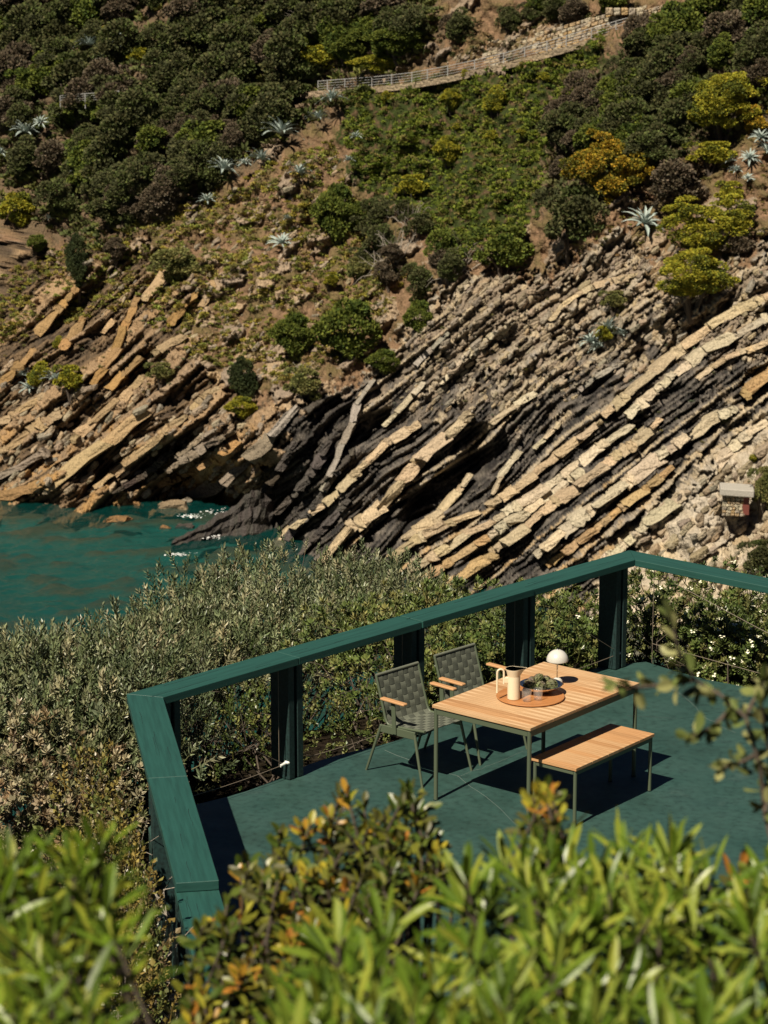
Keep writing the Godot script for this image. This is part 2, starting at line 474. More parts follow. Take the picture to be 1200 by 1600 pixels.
# relief towards the cove at a photo pixel; leaves the ground colour in hcol
func hill_relief(px0: float, py0: float) -> float:
	var d := macro(px0, py0)
	# bedding planes stay straight through the large bulges of the hill: look layers up where the bulged surface stands
	var px := shift_x(px0, d)
	var py := shift_y(py0, d)
	var w1 := nB.get_noise_2d(px, py)
	var w2 := nB.get_noise_2d(px * 3.1 + 500, py * 3.1)
	var k := kind_at(px + w1 * 40, py + w2 * 30 + w1 * 20)
	var fine := nA.get_noise_2d(px * 2.2, py * 2.2)
	var q := px * S39 + py * C39
	var p := px * C39 - py * S39
	var cp := p + w2 * 14.0
	var cq := q + w1 * 14.0
	if k == SOIL or k == GREEN or k == DARKG:
		d += w1 * 0.8 + w2 * 0.25 + fine * 0.1
		if k == SOIL:
			var big := nV.get_noise_2d(cp * 0.55, cq * 0.95)
			if big > 0.35 + clampf((470.0 - py) / 500.0, -0.35, 0.4):
				var e1 := nE.get_noise_2d(cp * 0.55, cq * 0.95) + 1.0
				d += (0.25 + big * 0.7) * smoothstep(0.02, 0.3, e1)
				hcol = Color(0.46, 0.34, 0.22).lerp(Color(0.33, 0.26, 0.2), big * 1.7 - 0.6)
			else:
				hcol = Color(0.29, 0.185, 0.115).lerp(Color(0.19, 0.125, 0.075), clampf(w2 * 1.5 + 0.5, 0, 1)).lerp(Color(0.12, 0.11, 0.04), clampf(w1 * 1.3 + 0.1, 0, 0.6))
		elif k == GREEN:
			hcol = Color(0.045, 0.06, 0.018).lerp(Color(0.13, 0.085, 0.05), clampf(w2 * 2.0, 0, 1))
		else:
			hcol = Color(0.14, 0.105, 0.065).lerp(Color(0.19, 0.13, 0.085), clampf(w2 + 0.4, 0, 1))
		hcol = hcol * (1.0 + fine * 0.35)
		return d
	for m in PITS:
		var ex: float = (px - m[0]) * C39 - (py - m[1]) * S39
		if absf(ex) > m[2] * 1.5: continue
		var ey: float = (px - m[0]) * S39 + (py - m[1]) * C39
		var e: float = ex * ex / (m[2] * m[2]) + ey * ey / (m[3] * m[3])
		if e < 1.4: d -= m[4] * smoothstep(1.3, 0.5, e)
	var rubble := clampf((650.0 - py) / 120.0 + w1 * 1.3 - (0.45 if px > 900 else 0.0), 0.0, 1.0) if k == ROCK else (0.35 if k == OROCK else (0.22 if k == PALE else 0.0))
	var blk := nV.get_noise_2d(cp * 0.5, cq * 1.1)
	var seam := smoothstep(0.16, 0.02, nE.get_noise_2d(cp * 0.5, cq * 1.1) + 1.0)
	var chip := nV.get_noise_2d(cp * 1.7 + 300.0, cq * 3.2)
	var wq := q + w1 * 1.2 + nS.get_noise_2d(px + 300, py) * 13.0 + fine * 0.5 + rubble * blk * 4.0 + chip * 1.3
	var scale := 1.0
	if k == OROCK: scale = 0.6
	elif k == PALE: scale = 0.3
	var qi := clampi(int(wq * scale), 0, 1799)
	var ly := q_layer[qi]
	var ed := q_edge[qi] / scale
	if (L_hard[ly] > 0.5 and (k != ROCK or rubble > 0.35 or L_tone[ly] < 0.55)) or k == PALE:
		var along: float = (p + fine * 1.5 + w2 * 4.0 + L_tone[ly] * 60.0) * scale / L_len[ly]
		var cell := int(floor(along))
		var fr := fposmod(along, 1.0)
		var cut: float = minf(fr, 1.0 - fr) * L_len[ly] / scale
		var hh := hsh(ly, cell)
		var prot: float = L_prot[ly] * (0.45 + 0.9 * hh)
		prot *= clampf(0.75 + nB.get_noise_2d(p * 0.8, ly * 37.0) * 1.5, 0.1, 1.4)
		if k == OROCK: prot *= 1.4
		d += prot * (1.0 - 0.55 * rubble) * smoothstep(0.0, 1.4, ed) - 0.25 * smoothstep(2.2, 0.6, cut) + (hh - 0.5) * 0.2 + fine * 0.04 + chip * (0.1 + 0.22 * rubble) + rubble * (blk * 0.7 - seam * 0.3)
		var tone := clampf(L_tone[ly] * 0.5 + hh * 0.5 + (blk * 0.3 + chip * 0.3) * rubble, 0.0, 1.0)
		if k == OROCK:
			hcol = Color(0.42, 0.28, 0.155).lerp(Color(0.31, 0.23, 0.16), tone).lerp(Color(0.46, 0.27, 0.1), clampf(w1 * 1.2 + (py - 690) / 160.0, 0, 0.8))
		elif k == PALE:
			hcol = Color(0.58, 0.49, 0.36).lerp(Color(0.48, 0.43, 0.37), tone).lerp(Color(0.6, 0.46, 0.28), clampf(w1, 0, 1))
		elif k == SHALE:
			hcol = Color(0.06, 0.055, 0.053).lerp(Color(0.15, 0.13, 0.105), tone * tone)
		else:
			hcol = Color(0.56, 0.45, 0.3).lerp(Color(0.42, 0.36, 0.28), tone).lerp(Color(0.5, 0.32, 0.14), clampf(w1 * 1.4 + (py - 780) / 140.0, 0, 0.7)).lerp(Color(0.3, 0.275, 0.25), clampf(w2 * 1.6, 0, 0.8))
	else:
		var lam := nA.get_noise_2d(p * 0.1, wq * 1.25) * 1.3
		var lam2 := nA.get_noise_2d(p * 0.3 + 90.0, wq * 2.0)
		d += -0.35 * smoothstep(0.0, 4.0, ed) + lam * 0.6 + lam2 * 0.25 + chip * (0.08 + 0.22 * rubble) + rubble * (blk * 0.65 - seam * 0.25)
		hcol = Color(0.045, 0.042, 0.041).lerp(Color(0.21, 0.185, 0.16), clampf(lam * 1.1 + lam2 * 0.7 + chip * 0.2 + 0.24, 0, 1))
		if k == OROCK: hcol = Color(0.08, 0.062, 0.046).lerp(Color(0.24, 0.165, 0.1), clampf(lam + 0.45, 0, 1))
		elif k == SHALE: hcol = hcol * 0.62
		elif rubble > 0.0: hcol = hcol.lerp(Color(0.34, 0.27, 0.2), rubble * 0.8)
	hcol = hcol * (1.0 + fine * 0.15 + chip * 0.14)
	return d
func shift_x(px: float, m: float) -> float: return 600.0 + (px - 600.0) * 160.0 / (160.0 - m)
func shift_y(py: float, m: float) -> float: return 800.0 - ((800.0 - py) * 160.0 - 0.06 * m * F) / (160.0 - m)
func unshift(px: float, py: float) -> Vector2:
	var q := Vector2(px, py)
	for k in 3:
		var m := macro(q.x, q.y)
		q += Vector2(px - shift_x(q.x, m), py - shift_y(q.y, m))
	return q
func hillpos(px: float, py: float) -> Vector3:
	var q := unshift(px, py)
	return on_plane(q.x, q.y) + OUT * hill_relief(q.x, q.y)
var cliff: MeshInstance3D
func build_hill() -> void:
	var ss := PackedFloat32Array(); var rr := PackedFloat32Array()
	for k in range(14, 0, -1): ss.append(-9.0 - 0.3 * pow(1.38, k))
	var s := -9.0
	while s < 64.0: ss.append(s); s += 0.105
	for k in range(1, 12): ss.append(64.0 + 0.3 * pow(1.4, k))
	for k in range(6, 0, -1): rr.append(-2.0 - 0.4 * pow(1.4, k))
	var r := -2.0
	while r < 62.0: rr.append(r); r += 0.1 if r < 38.0 else 0.16
	for k in range(1, 12): rr.append(62.0 + 0.3 * pow(1.4, k))
	var w := ss.size(); var h := rr.size()
	var v := PackedVector3Array(); var c := PackedColorArray(); var ix := PackedInt32Array()
	v.resize(w * h); c.resize(w * h)
	var i := 0
	for y in h:
		var row := P0 + GS * rr[y]
		for x in w:
			var p := row + TS * ss[x]
			var d := p - eye
			var z := d.dot(fwd)
			v[i] = p + OUT * hill_relief(600.0 + F * d.x / z, 800.0 - F * d.dot(upv) / z)
			c[i] = hcol
			i += 1
	ix.resize((w - 1) * (h - 1) * 6)
	i = 0
	for y in h - 1:
		for x in w - 1:
			var a := y * w + x
			ix[i] = a; ix[i + 1] = a + w; ix[i + 2] = a + 1
			ix[i + 3] = a + 1; ix[i + 4] = a + w; ix[i + 5] = a + w + 1
			i += 6
	var st := SurfaceTool.new()
	var arr := []
	arr.resize(Mesh.ARRAY_MAX)
	arr[Mesh.ARRAY_VERTEX] = v; arr[Mesh.ARRAY_COLOR] = c; arr[Mesh.ARRAY_INDEX] = ix
	st.create_from_arrays(arr)
	st.generate_normals()
	cliff = struct("cliff", st.commit(), M.rock)
	print("hill grid ", w, "x", h)

# prominent beds, as rows of separate blocks: polyline, thickness in pixels, protrusion in metres, tone
func bed_list() -> Array:
	return [
		[[[760, 790], [795, 772], [840, 735], [880, 705], [905, 685], [940, 657]], 13, 0.9, "t"],
		[[[772, 812], [830, 775], [862, 755], [900, 728], [935, 698], [985, 665]], 12, 0.8, "c"],
		[[[765, 838], [790, 818], [822, 800], [850, 780], [880, 755], [910, 735]], 13, 0.8, "c"],
		[[[765, 862], [785, 850], [815, 830], [845, 800], [880, 775], [920, 748], [950, 722], [985, 695], [1012, 675], [1032, 655]], 14, 0.8, "t"],
		[[[835, 868], [870, 838], [905, 812], [945, 775], [975, 755], [1000, 738], [1030, 712], [1062, 690], [1100, 665], [1120, 650], [1150, 637]], 17, 1.1, "c"],
		[[[855, 885], [885, 860], [920, 835], [955, 805], [985, 780], [1010, 762], [1050, 730]], 12, 0.9, "o"],
		[[[935, 878], [970, 855], [990, 835], [1010, 815], [1040, 797], [1058, 775], [1100, 745], [1130, 715], [1150, 690], [1175, 670], [1200, 655], [1230, 640]], 15, 0.9, "c"],
		[[[400, 876], [440, 847], [458, 822], [480, 803], [520, 780], [545, 750], [580, 715], [600, 695], [640, 670], [655, 660]], 12, 1.2, "t"],
		[[[505, 872], [515, 852], [545, 825], [590, 800], [620, 765], [630, 745], [660, 712], [690, 690], [712, 670], [735, 645]], 17, 1.9, "t"],
		[[[610, 870], [640, 850], [680, 825], [720, 810], [750, 800]], 12, 1.0, "t"],
		[[[630, 842], [665, 820], [690, 800], [700, 785], [722, 762], [735, 742]], 12, 0.6, "t"],
		[[[640, 890], [690, 860], [715, 845], [740, 825], [770, 815]], 13, 1.0, "t"],
		[[[655, 905], [700, 880], [730, 855], [765, 838]], 14, 0.9, "o"],
		[[[695, 915], [740, 885], [775, 864]], 18, 0.9, "o"],
		[[[600, 665], [625, 640], [650, 612], [662, 598]], 10, 0.7, "c"],
		[[[585, 592], [562, 620], [550, 640], [552, 665], [535, 690], [528, 715], [515, 745], [498, 780]], 11, 1.1, "g"],
		[[[940, 650], [975, 620], [1010, 590], [1050, 555], [1090, 525], [1130, 495], [1195, 465], [1230, 450]], 14, 0.8, "t"],
		[[[980, 650], [1010, 622], [1040, 595], [1105, 545], [1150, 522], [1200, 495]], 14, 0.8, "c"],
		[[[770, 660], [805, 632], [835, 615]], 12, 0.6, "c"],
		[[[770, 770], [785, 737], [812, 705]], 10, 0.7, "c"],
		[[[835, 700], [865, 672], [873, 660]], 10, 0.6, "c"],
		[[[1160, 620], [1185, 590], [1215, 570]], 20, 1.2, "o"],
		[[[690, 600], [715, 570], [740, 545], [775, 520]], 10, 0.5, "c"],
		[[[650, 570], [680, 540], [700, 520]], 9, 0.5, "g"],
		[[[860, 500], [885, 470], [920, 450], [1000, 428]], 9, 0.5, "t"],
		[[[905, 610], [935, 585], [975, 565]], 9, 0.6, "g"],
		[[[1090, 590], [1130, 560], [1200, 535]], 9, 0.6, "t"],
		[[[5, 707], [30, 690], [60, 665], [95, 645]], 17, 1.0, "t"],
		[[[-10, 750], [30, 730], [72, 706]], 16, 1.0, "g"],
		[[[75, 762], [107, 735], [140, 712], [170, 690], [200, 660], [228, 640]], 30, 1.3, "t"],
		[[[150, 762], [200, 722], [230, 700], [262, 670], [290, 650]], 12, 1.2, "t"],
		[[[262, 735], [300, 710], [340, 687], [367, 675]], 12, 1.6, "g"],
		[[[275, 715], [300, 695], [320, 680], [350, 660]], 8, 1.2, "g"],
		[[[248, 757], [290, 740], [320, 725], [355, 705], [372, 690]], 14, 0.7, "o"],
		[[[285, 772], [320, 757], [352, 740]], 13, 0.7, "o"],
		[[[245, 797], [285, 785], [320, 772], [355, 750], [378, 728], [402, 704], [430, 672], [462, 636]], 18, 2.0, "g"],
		[[[402, 806], [420, 757], [440, 730], [462, 690]], 12, 1.6, "d"],
		[[[430, 858], [470, 815], [505, 770], [530, 735]], 12, 1.3, "d"],
		[[[470, 865], [510, 820], [545, 780]], 10, 1.2, "d"],
		[[[352, 856], [390, 832], [432, 802], [465, 767], [492, 732], [515, 690]], 12, 1.9, "d"],
		[[[145, 600], [165, 575], [185, 545], [195, 510]], 16, 0.9, "o"],
		[[[170, 607], [195, 580], [218, 558]], 15, 0.9, "o"],
		[[[190, 520], [205, 490], [215, 465]], 14, 0.8, "o"],
		[[[100, 545], [118, 520], [130, 495]], 14, 0.9, "o"],
		[[[315, 480], [325, 460], [335, 440]], 18, 0.7, "t"],
		[[[240, 555], [262, 535], [285, 525]], 14, 0.6, "t"],
		[[[160, 520], [178, 500]], 12, 0.8, "t"],
		[[[190, 625], [215, 600], [225, 590]], 14, 0.8, "t"],
		[[[0, 775], [40, 765], [80, 748]], 20, 1.0, "o"],
		[[[0, 660], [40, 640], [75, 615]], 16, 0.9, "t"],
		[[[110, 690], [150, 655], [185, 625]], 14, 1.0, "t"],
		[[[180, 770], [235, 735], [270, 705]], 10, 1.0, "d"],
		[[[300, 640], [330, 615], [355, 600]], 13, 0.7, "t"],
		[[[0, 600], [30, 575], [55, 545]], 14, 0.9, "o"],
		[[[60, 520], [95, 480], [120, 450]], 14, 1.0, "o"],
		[[[225, 470], [250, 440], [270, 410]], 13, 0.9, "t"],
		[[[265, 505], [290, 475], [310, 455]], 14, 0.8, "o"]]
func build_beds() -> void:
	var tones := {"t": Color(0.55, 0.43, 0.275), "c": Color(0.6, 0.51, 0.37), "o": Color(0.5, 0.33, 0.155), "g": Color(0.34, 0.305, 0.26), "d": Color(0.1, 0.09, 0.082)}
	var blocks := []
	for b in bed_list():
		var pl: Array = b[0]
		var w: float = b[1]; var prot: float = b[2]
		# resample
		var pts := []
		for i in pl.size() - 1:
			var a := Vector2(pl[i][0], pl[i][1]); var e := Vector2(pl[i + 1][0], pl[i + 1][1])
			var nn := maxi(1, int(a.distance_to(e) / 3.0))
			for k in nn: pts.append(a.lerp(e, float(k) / nn))
		pts.append(Vector2(pl[-1][0], pl[-1][1]))
		var at := 0.0
		var tot: float = (pts.size() - 1) * 3.0
		while at < tot - 2.0:
			var ln := w * (rnd(0.7, 1.3) if rng.randf() < 0.35 else rnd(1.5, 3.6))
			if w > 25 or (b[3] == "g" and w >= 16): ln = w * rnd(1.6, 3.6)
			var e := minf(at + ln, tot)
			if tot - e < 5: e = tot
			var i0 := int(at / 3.0); var i1 := mini(int(e / 3.0), pts.size() - 1)
			if i1 <= i0: break
			var a2: Vector2 = pts[i0]; var b2: Vector2 = pts[i1]
			var dir := (b2 - a2).normalized()
			var nrm := Vector2(-dir.y, dir.x)       # to the lower right
			var ww := w * (1.0 + 0.22 * sin(at * 0.05 + w) + rnd(-0.08, 0.08)) * (0.75 if at < w or tot - e < w else 1.0)
			var off := nrm * rnd(-0.07, 0.07) * w
			var mid2 := (a2 + b2) * 0.5 + off
			var un := unshift(mid2.x, mid2.y)
			var base := hill_relief(un.x, un.y)
			base = macro(un.x, un.y) * 0.75 + base * 0.25
			un -= mid2
			var pr := prot * (0.95 + 0.2 * sin(at * 0.037 + w * 2.0) + rnd(-0.12, 0.12))
			var p := []
			var bad := false
			for k in 8:
				var al := -0.5 if not (k & 1) else 0.5
				var ac := -0.5 if not (k & 2) else 0.5
				var skew := rnd(-0.06, 0.06)
				var q2 := mid2 + (b2 - a2) * (al * 1.1 + skew) + nrm * ww * (ac + rnd(-0.1, 0.1)) + (b2 - a2) * ac * 0.12
				var deep := base + (pr + rnd(-0.12, 0.12) * pr - (0.25 * pr if ac > 0 else 0.0) if k & 4 else -1.2)
				p.append(on_plane(q2.x + un.x, q2.y + un.y) + OUT * deep)
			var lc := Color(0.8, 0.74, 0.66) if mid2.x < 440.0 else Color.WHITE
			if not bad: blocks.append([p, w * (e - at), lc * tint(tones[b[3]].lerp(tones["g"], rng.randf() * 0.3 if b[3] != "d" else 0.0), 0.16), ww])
			at = e
	blocks.sort_custom(func(x, y): return x[1] > y[1])
	var rest := MB.new()
	for i in blocks.size():
		if i < 300:
			var o := Vector3.ZERO
			for q in blocks[i][0]: o += q
			o /= 8.0
			var loc := []
			for q in blocks[i][0]: loc.append(q - o)
			var mb := MB.new()
			rough_chunk(mb, loc, blocks[i][2])
			var n := part("rock_block", mb.mesh(), M.rock, cliff)
			n.position = o
		else:
			rough_chunk(rest, blocks[i][0], blocks[i][2])
	part("small_rock_blocks", rest.mesh(), M.rock, cliff, true)
	print("blocks ", blocks.size())
# a block whose outer face is broken into uneven facets
func rough_chunk(mb: MB, p: Array, col: Color) -> void:
	var mid := Vector3.ZERO
	for q in p: mid += q
	mid /= 8.0
	# trilinear grid: 4 along, 3 across, 2 deep, surface jittered
	var g := {}
	var lens: float = p[0].distance_to(p[2]) * 0.1
	for x in 4:
		for y in 4:
			for z in 3:
				if x > 0 and x < 3 and y > 0 and y < 3 and z < 2: continue
				var fx := x / 3.0; var fy := y / 3.0; var fz := z / 2.0
				var a: Vector3 = p[0].lerp(p[1], fx).lerp(p[2].lerp(p[3], fx), fy)
				var b: Vector3 = p[4].lerp(p[5], fx).lerp(p[6].lerp(p[7], fx), fy)
				var q := a.lerp(b, fz)
				var ex := int(x == 0 or x == 3) + int(y == 0 or y == 3) + int(z == 2)
				q += (mid - q).normalized() * lens * (1.0 if ex == 3 else (0.45 if ex == 2 else 0.0)) + rdir() * lens * 1.05
				g[x * 16 + y * 4 + z] = q
	for x in 3:
		for y in 3:
			mb.quad(g[x * 16 + y * 4 + 2], g[(x + 1) * 16 + y * 4 + 2], g[(x + 1) * 16 + (y + 1) * 4 + 2], g[x * 16 + (y + 1) * 4 + 2], mid, col)
	for z in 2:
		for k in 3:
			for s in [0, 3]:
				mb.quad(g[k * 16 + s * 4 + z], g[(k + 1) * 16 + s * 4 + z], g[(k + 1) * 16 + s * 4 + z + 1], g[k * 16 + s * 4 + z + 1], mid, col)
				mb.quad(g[s * 16 + k * 4 + z], g[s * 16 + (k + 1) * 4 + z], g[s * 16 + (k + 1) * 4 + z + 1], g[s * 16 + k * 4 + z + 1], mid, col)

# ------------------------------------------------------------ the cove
func build_sea() -> void:
	var nz := FastNoiseLite.new(); nz.seed = 60; nz.frequency = 0.35; nz.fractal_octaves = 3
	var xs := PackedFloat32Array(); var zs := PackedFloat32Array()
	for k in range(10, 0, -1): xs.append(-45.0 - 2.0 * pow(1.9, k))
	var x := -45.0
	while x < 25.0: xs.append(x); x += 0.3
	for k in range(1, 9): xs.append(25.0 + 2.0 * pow(1.9, k))
	for k in range(9, 0, -1): zs.append(-185.0 - 2.0 * pow(1.9, k))
	var z := -185.0
	while z < -120.0: zs.append(z); z += 0.3
	for k in range(1, 10): zs.append(-120.0 + 2.0 * pow(1.9, k))
	for layer in 2:
		var v := PackedVector3Array(); var c := PackedColorArray(); var ix := PackedInt32Array()
		for zz in zs:
			for xx in xs:
				if layer == 0:
					v.append(Vector3(xx, SEA + nz.get_noise_2d(xx * 1.6, zz * 2.4) * 0.16, zz)); c.append(Color.WHITE)
				else:
					var q := nz.get_noise_2d(xx * 0.5 + 70, zz * 0.9)
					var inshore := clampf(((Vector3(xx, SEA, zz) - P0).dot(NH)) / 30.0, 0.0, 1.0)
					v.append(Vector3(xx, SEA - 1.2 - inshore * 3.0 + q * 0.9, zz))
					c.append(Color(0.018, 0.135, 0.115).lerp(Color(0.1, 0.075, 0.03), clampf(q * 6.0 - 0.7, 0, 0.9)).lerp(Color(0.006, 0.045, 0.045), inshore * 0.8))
		var w := xs.size()
		for b in zs.size() - 1:
			for a in w - 1:
				var i := b * w + a
				ix.append_array(PackedInt32Array([i, i + 1, i + w, i + 1, i + w + 1, i + w]))
		var st := SurfaceTool.new()
		var arr := []
		arr.resize(Mesh.ARRAY_MAX)
		arr[Mesh.ARRAY_VERTEX] = v; arr[Mesh.ARRAY_COLOR] = c; arr[Mesh.ARRAY_INDEX] = ix
		st.create_from_arrays(arr)
		st.generate_normals()
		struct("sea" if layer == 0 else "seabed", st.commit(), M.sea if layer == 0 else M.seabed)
	# the dark slab that runs out into the water, and low rocks awash
	var mb := MB.new()
	var spine := [[266, 863, 0.1, 0.3], [285, 862, 0.35, 0.6], [305, 859, 0.6, 0.9], [322, 857, 0.75, 1.1], [340, 853, 1.15, 1.3], [358, 851, 1.35, 1.4], [375, 850, 1.9, 1.5], [390, 848, 2.35, 1.5], [405, 846, 2.1, 1.6], [425, 838, 1.7, 1.6]]
	var dense := []
	for i in spine.size() - 1:
		for k in 3:
			var e := []
			for c in 4: e.append(lerpf(spine[i][c], spine[i + 1][c], k / 3.0))
			dense.append(e)
	dense.append(spine[-1])
	var rings := []
	for a in dense:
		var o := level(a[0], a[1], SEA - 0.5)
		var ring := []
		for e in 9:
			var f := e / 8.0
			# front face leans back in ledges up to a pale crest, then drops behind
			var hgt: float = (a[2] + 0.5) * (minf(f / 0.72, 1.0) if f < 0.8 else (1.0 - f) / 0.2)
			ring.append(o + Vector3(0.1 * f + rnd(-0.09, 0.09), hgt * 1.12 + rnd(-0.09, 0.09) * minf(1.0, a[2] + 0.2), -1.5 * a[3] * f + (0.2 if e % 2 else -0.12) + rnd(-0.12, 0.12)))
		rings.append(ring)
	for i in rings.size() - 1:
		for k in 8:
			var mid: Vector3 = (rings[i][0] + rings[i + 1][8]) * 0.5
			mb.quad(rings[i][k], rings[i + 1][k], rings[i + 1][k + 1], rings[i][k + 1], mid, tint(Color(0.08, 0.072, 0.066), 0.1))
	solo("sea_rock", mb.mesh(), M.rock, "long dark pointed slab of rock running out into the green water", "rock")
	var rocks := [[196, 786, 26, 6, "o", "low orange rock awash at the foot of the orange cliff"], [270, 792, 26, 9, "t", "rounded tan rock at the tip of a long slab"], [185, 812, 24, 4, "o", "flat brown rock just breaking the surface of the cove"], [290, 822, 16, 4, "d", "small dark rock awash between the slab and the tan rock"], [258, 824, 10, 3, "o", "small brown rock awash in open water"], [60, 772, 34, 9, "o", "brown rock in the surf under the left cliff"], [130, 768, 30, 9, "d", "dark rock in the surf under the big tan slab"], [385, 806, 16, 6, "d", "dark rock in the white foam"]]
	var tones := {"t": Color(0.3, 0.23, 0.15), "o": Color(0.27, 0.16, 0.075), "d": Color(0.09, 0.078, 0.068)}
	for k in rocks:
		var o := level(k[0], k[1], SEA)
		var s: float = o.distance_to(eye) / F
		mb = MB.new()
		var p := []
		for q in 8:
			p.append(Vector3((1 if q & 1 else -1) * k[2] * s * rnd(0.75, 1.05), (1 if q & 4 else -0.8) * k[3] * s * rnd(0.6, 1.1), (1 if q & 2 else -1) * k[2] * s * rnd(0.5, 0.8)) * (0.8 if q & 4 else 1.0))
		rough_chunk(mb, p, tones[k[4]])
		var r := solo("sea_rock", mb.mesh(), M.rock, k[5], "rock", "rocks at the waterline")
		r.position = o
	# white water
	mb = MB.new()
	for f in [[345, 800, 30, 6], [368, 803, 18, 7], [400, 806, 16, 8], [330, 838, 22, 4], [280, 866, 20, 3], [300, 806, 20, 4], [110, 773, 40, 5], [50, 776, 40, 5], [160, 778, 30, 5]]:
		for k in 46:
			var o := level(f[0] + rng.randfn() * f[2] * 0.5, f[1] + rng.randfn() * f[3] * 0.5, SEA + 0.16)
			var a := rnd(0, TAU); var s := rnd(0.03, 0.13)
			var u := Vector3(cos(a), rnd(-0.15, 0.15), sin(a)) * s; var w2 := Vector3(-sin(a), rnd(-0.15, 0.15), cos(a)) * s * rnd(0.4, 0.9)
			mb.tri(o - u, o + w2, o + u); mb.tri(o - u, o + u, o - w2)
	var fo := solo("foam", mb.mesh(), M.foam, "white foam where waves break against the dark rocks", "foam")
	fo.set_meta("kind", "stuff")

# ------------------------------------------------------------ terrace side
var RA := Vector3(-1.576, 0, -17.30)
var RU := Vector3(0.6877, 0, -0.7260)
var RN := Vector3(-0.7260, 0, -0.6877)      # outward, to the sea
var RV := Vector3(0.174, 0, 0.985)
var RW := Vector3(0.745, 0, 0.667)
const SPAN := 1.3619
const RH := 0.9626
func ground_y(x: float, z: float) -> float:
	var p := Vector3(x, 0, z)
	var o1 := (p - RA).dot(RN)
	var o2 := (p - RA).dot(Vector3(-0.985, 0, 0.174))
	var o3 := (p - (RA + RU * SPAN * 4)).dot(Vector3(0.667, 0, -0.745))
	var o := maxf(maxf(o1, o2), o3)
	var inland := clampf((z + 14.5) / 12.0, 0.0, 1.6)
	var drop := maxf(o - 0.1, 0.0) * 0.2 + maxf(o - 3.2, 0.0) * 0.9
	var y := -0.45 + inland * 3.9 - drop * (1.0 - clampf((z + 14.0) / 10.0, 0.0, 0.75))
	return maxf(y, SEA - 6.0)
func build_near_ground() -> void:
	var mb := PackedVector3Array(); var c := PackedColorArray(); var ix := PackedInt32Array()
	var xs := []; var zs := []
	for k in range(-60, 61): xs.append(signf(k) * (absf(k) * 0.25 + pow(absf(k) / 60.0, 3) * 60.0))
	for k in range(0, 150): zs.append(14.0 - k * 0.35 - pow(maxf(0, k - 90) / 60.0, 2) * 40.0)
	for z in zs:
		for x in xs:
			mb.append(Vector3(x, ground_y(x, z) + nA.get_noise_2d(x * 6, z * 6) * 0.18, z))
			c.append(tint(Color(0.03, 0.025, 0.017), 0.25))
	for b in zs.size() - 1:
		for a in xs.size() - 1:
			var i: int = b * xs.size() + a
			ix.append_array(PackedInt32Array([i, i + xs.size(), i + 1, i + 1, i + xs.size(), i + xs.size() + 1]))
	var st := SurfaceTool.new()
	var arr := []
	arr.resize(Mesh.ARRAY_MAX)
	arr[Mesh.ARRAY_VERTEX] = mb; arr[Mesh.ARRAY_COLOR] = c; arr[Mesh.ARRAY_INDEX] = ix
	st.create_from_arrays(arr)
	st.generate_normals()
	struct("ground", st.commit(), M.soil)
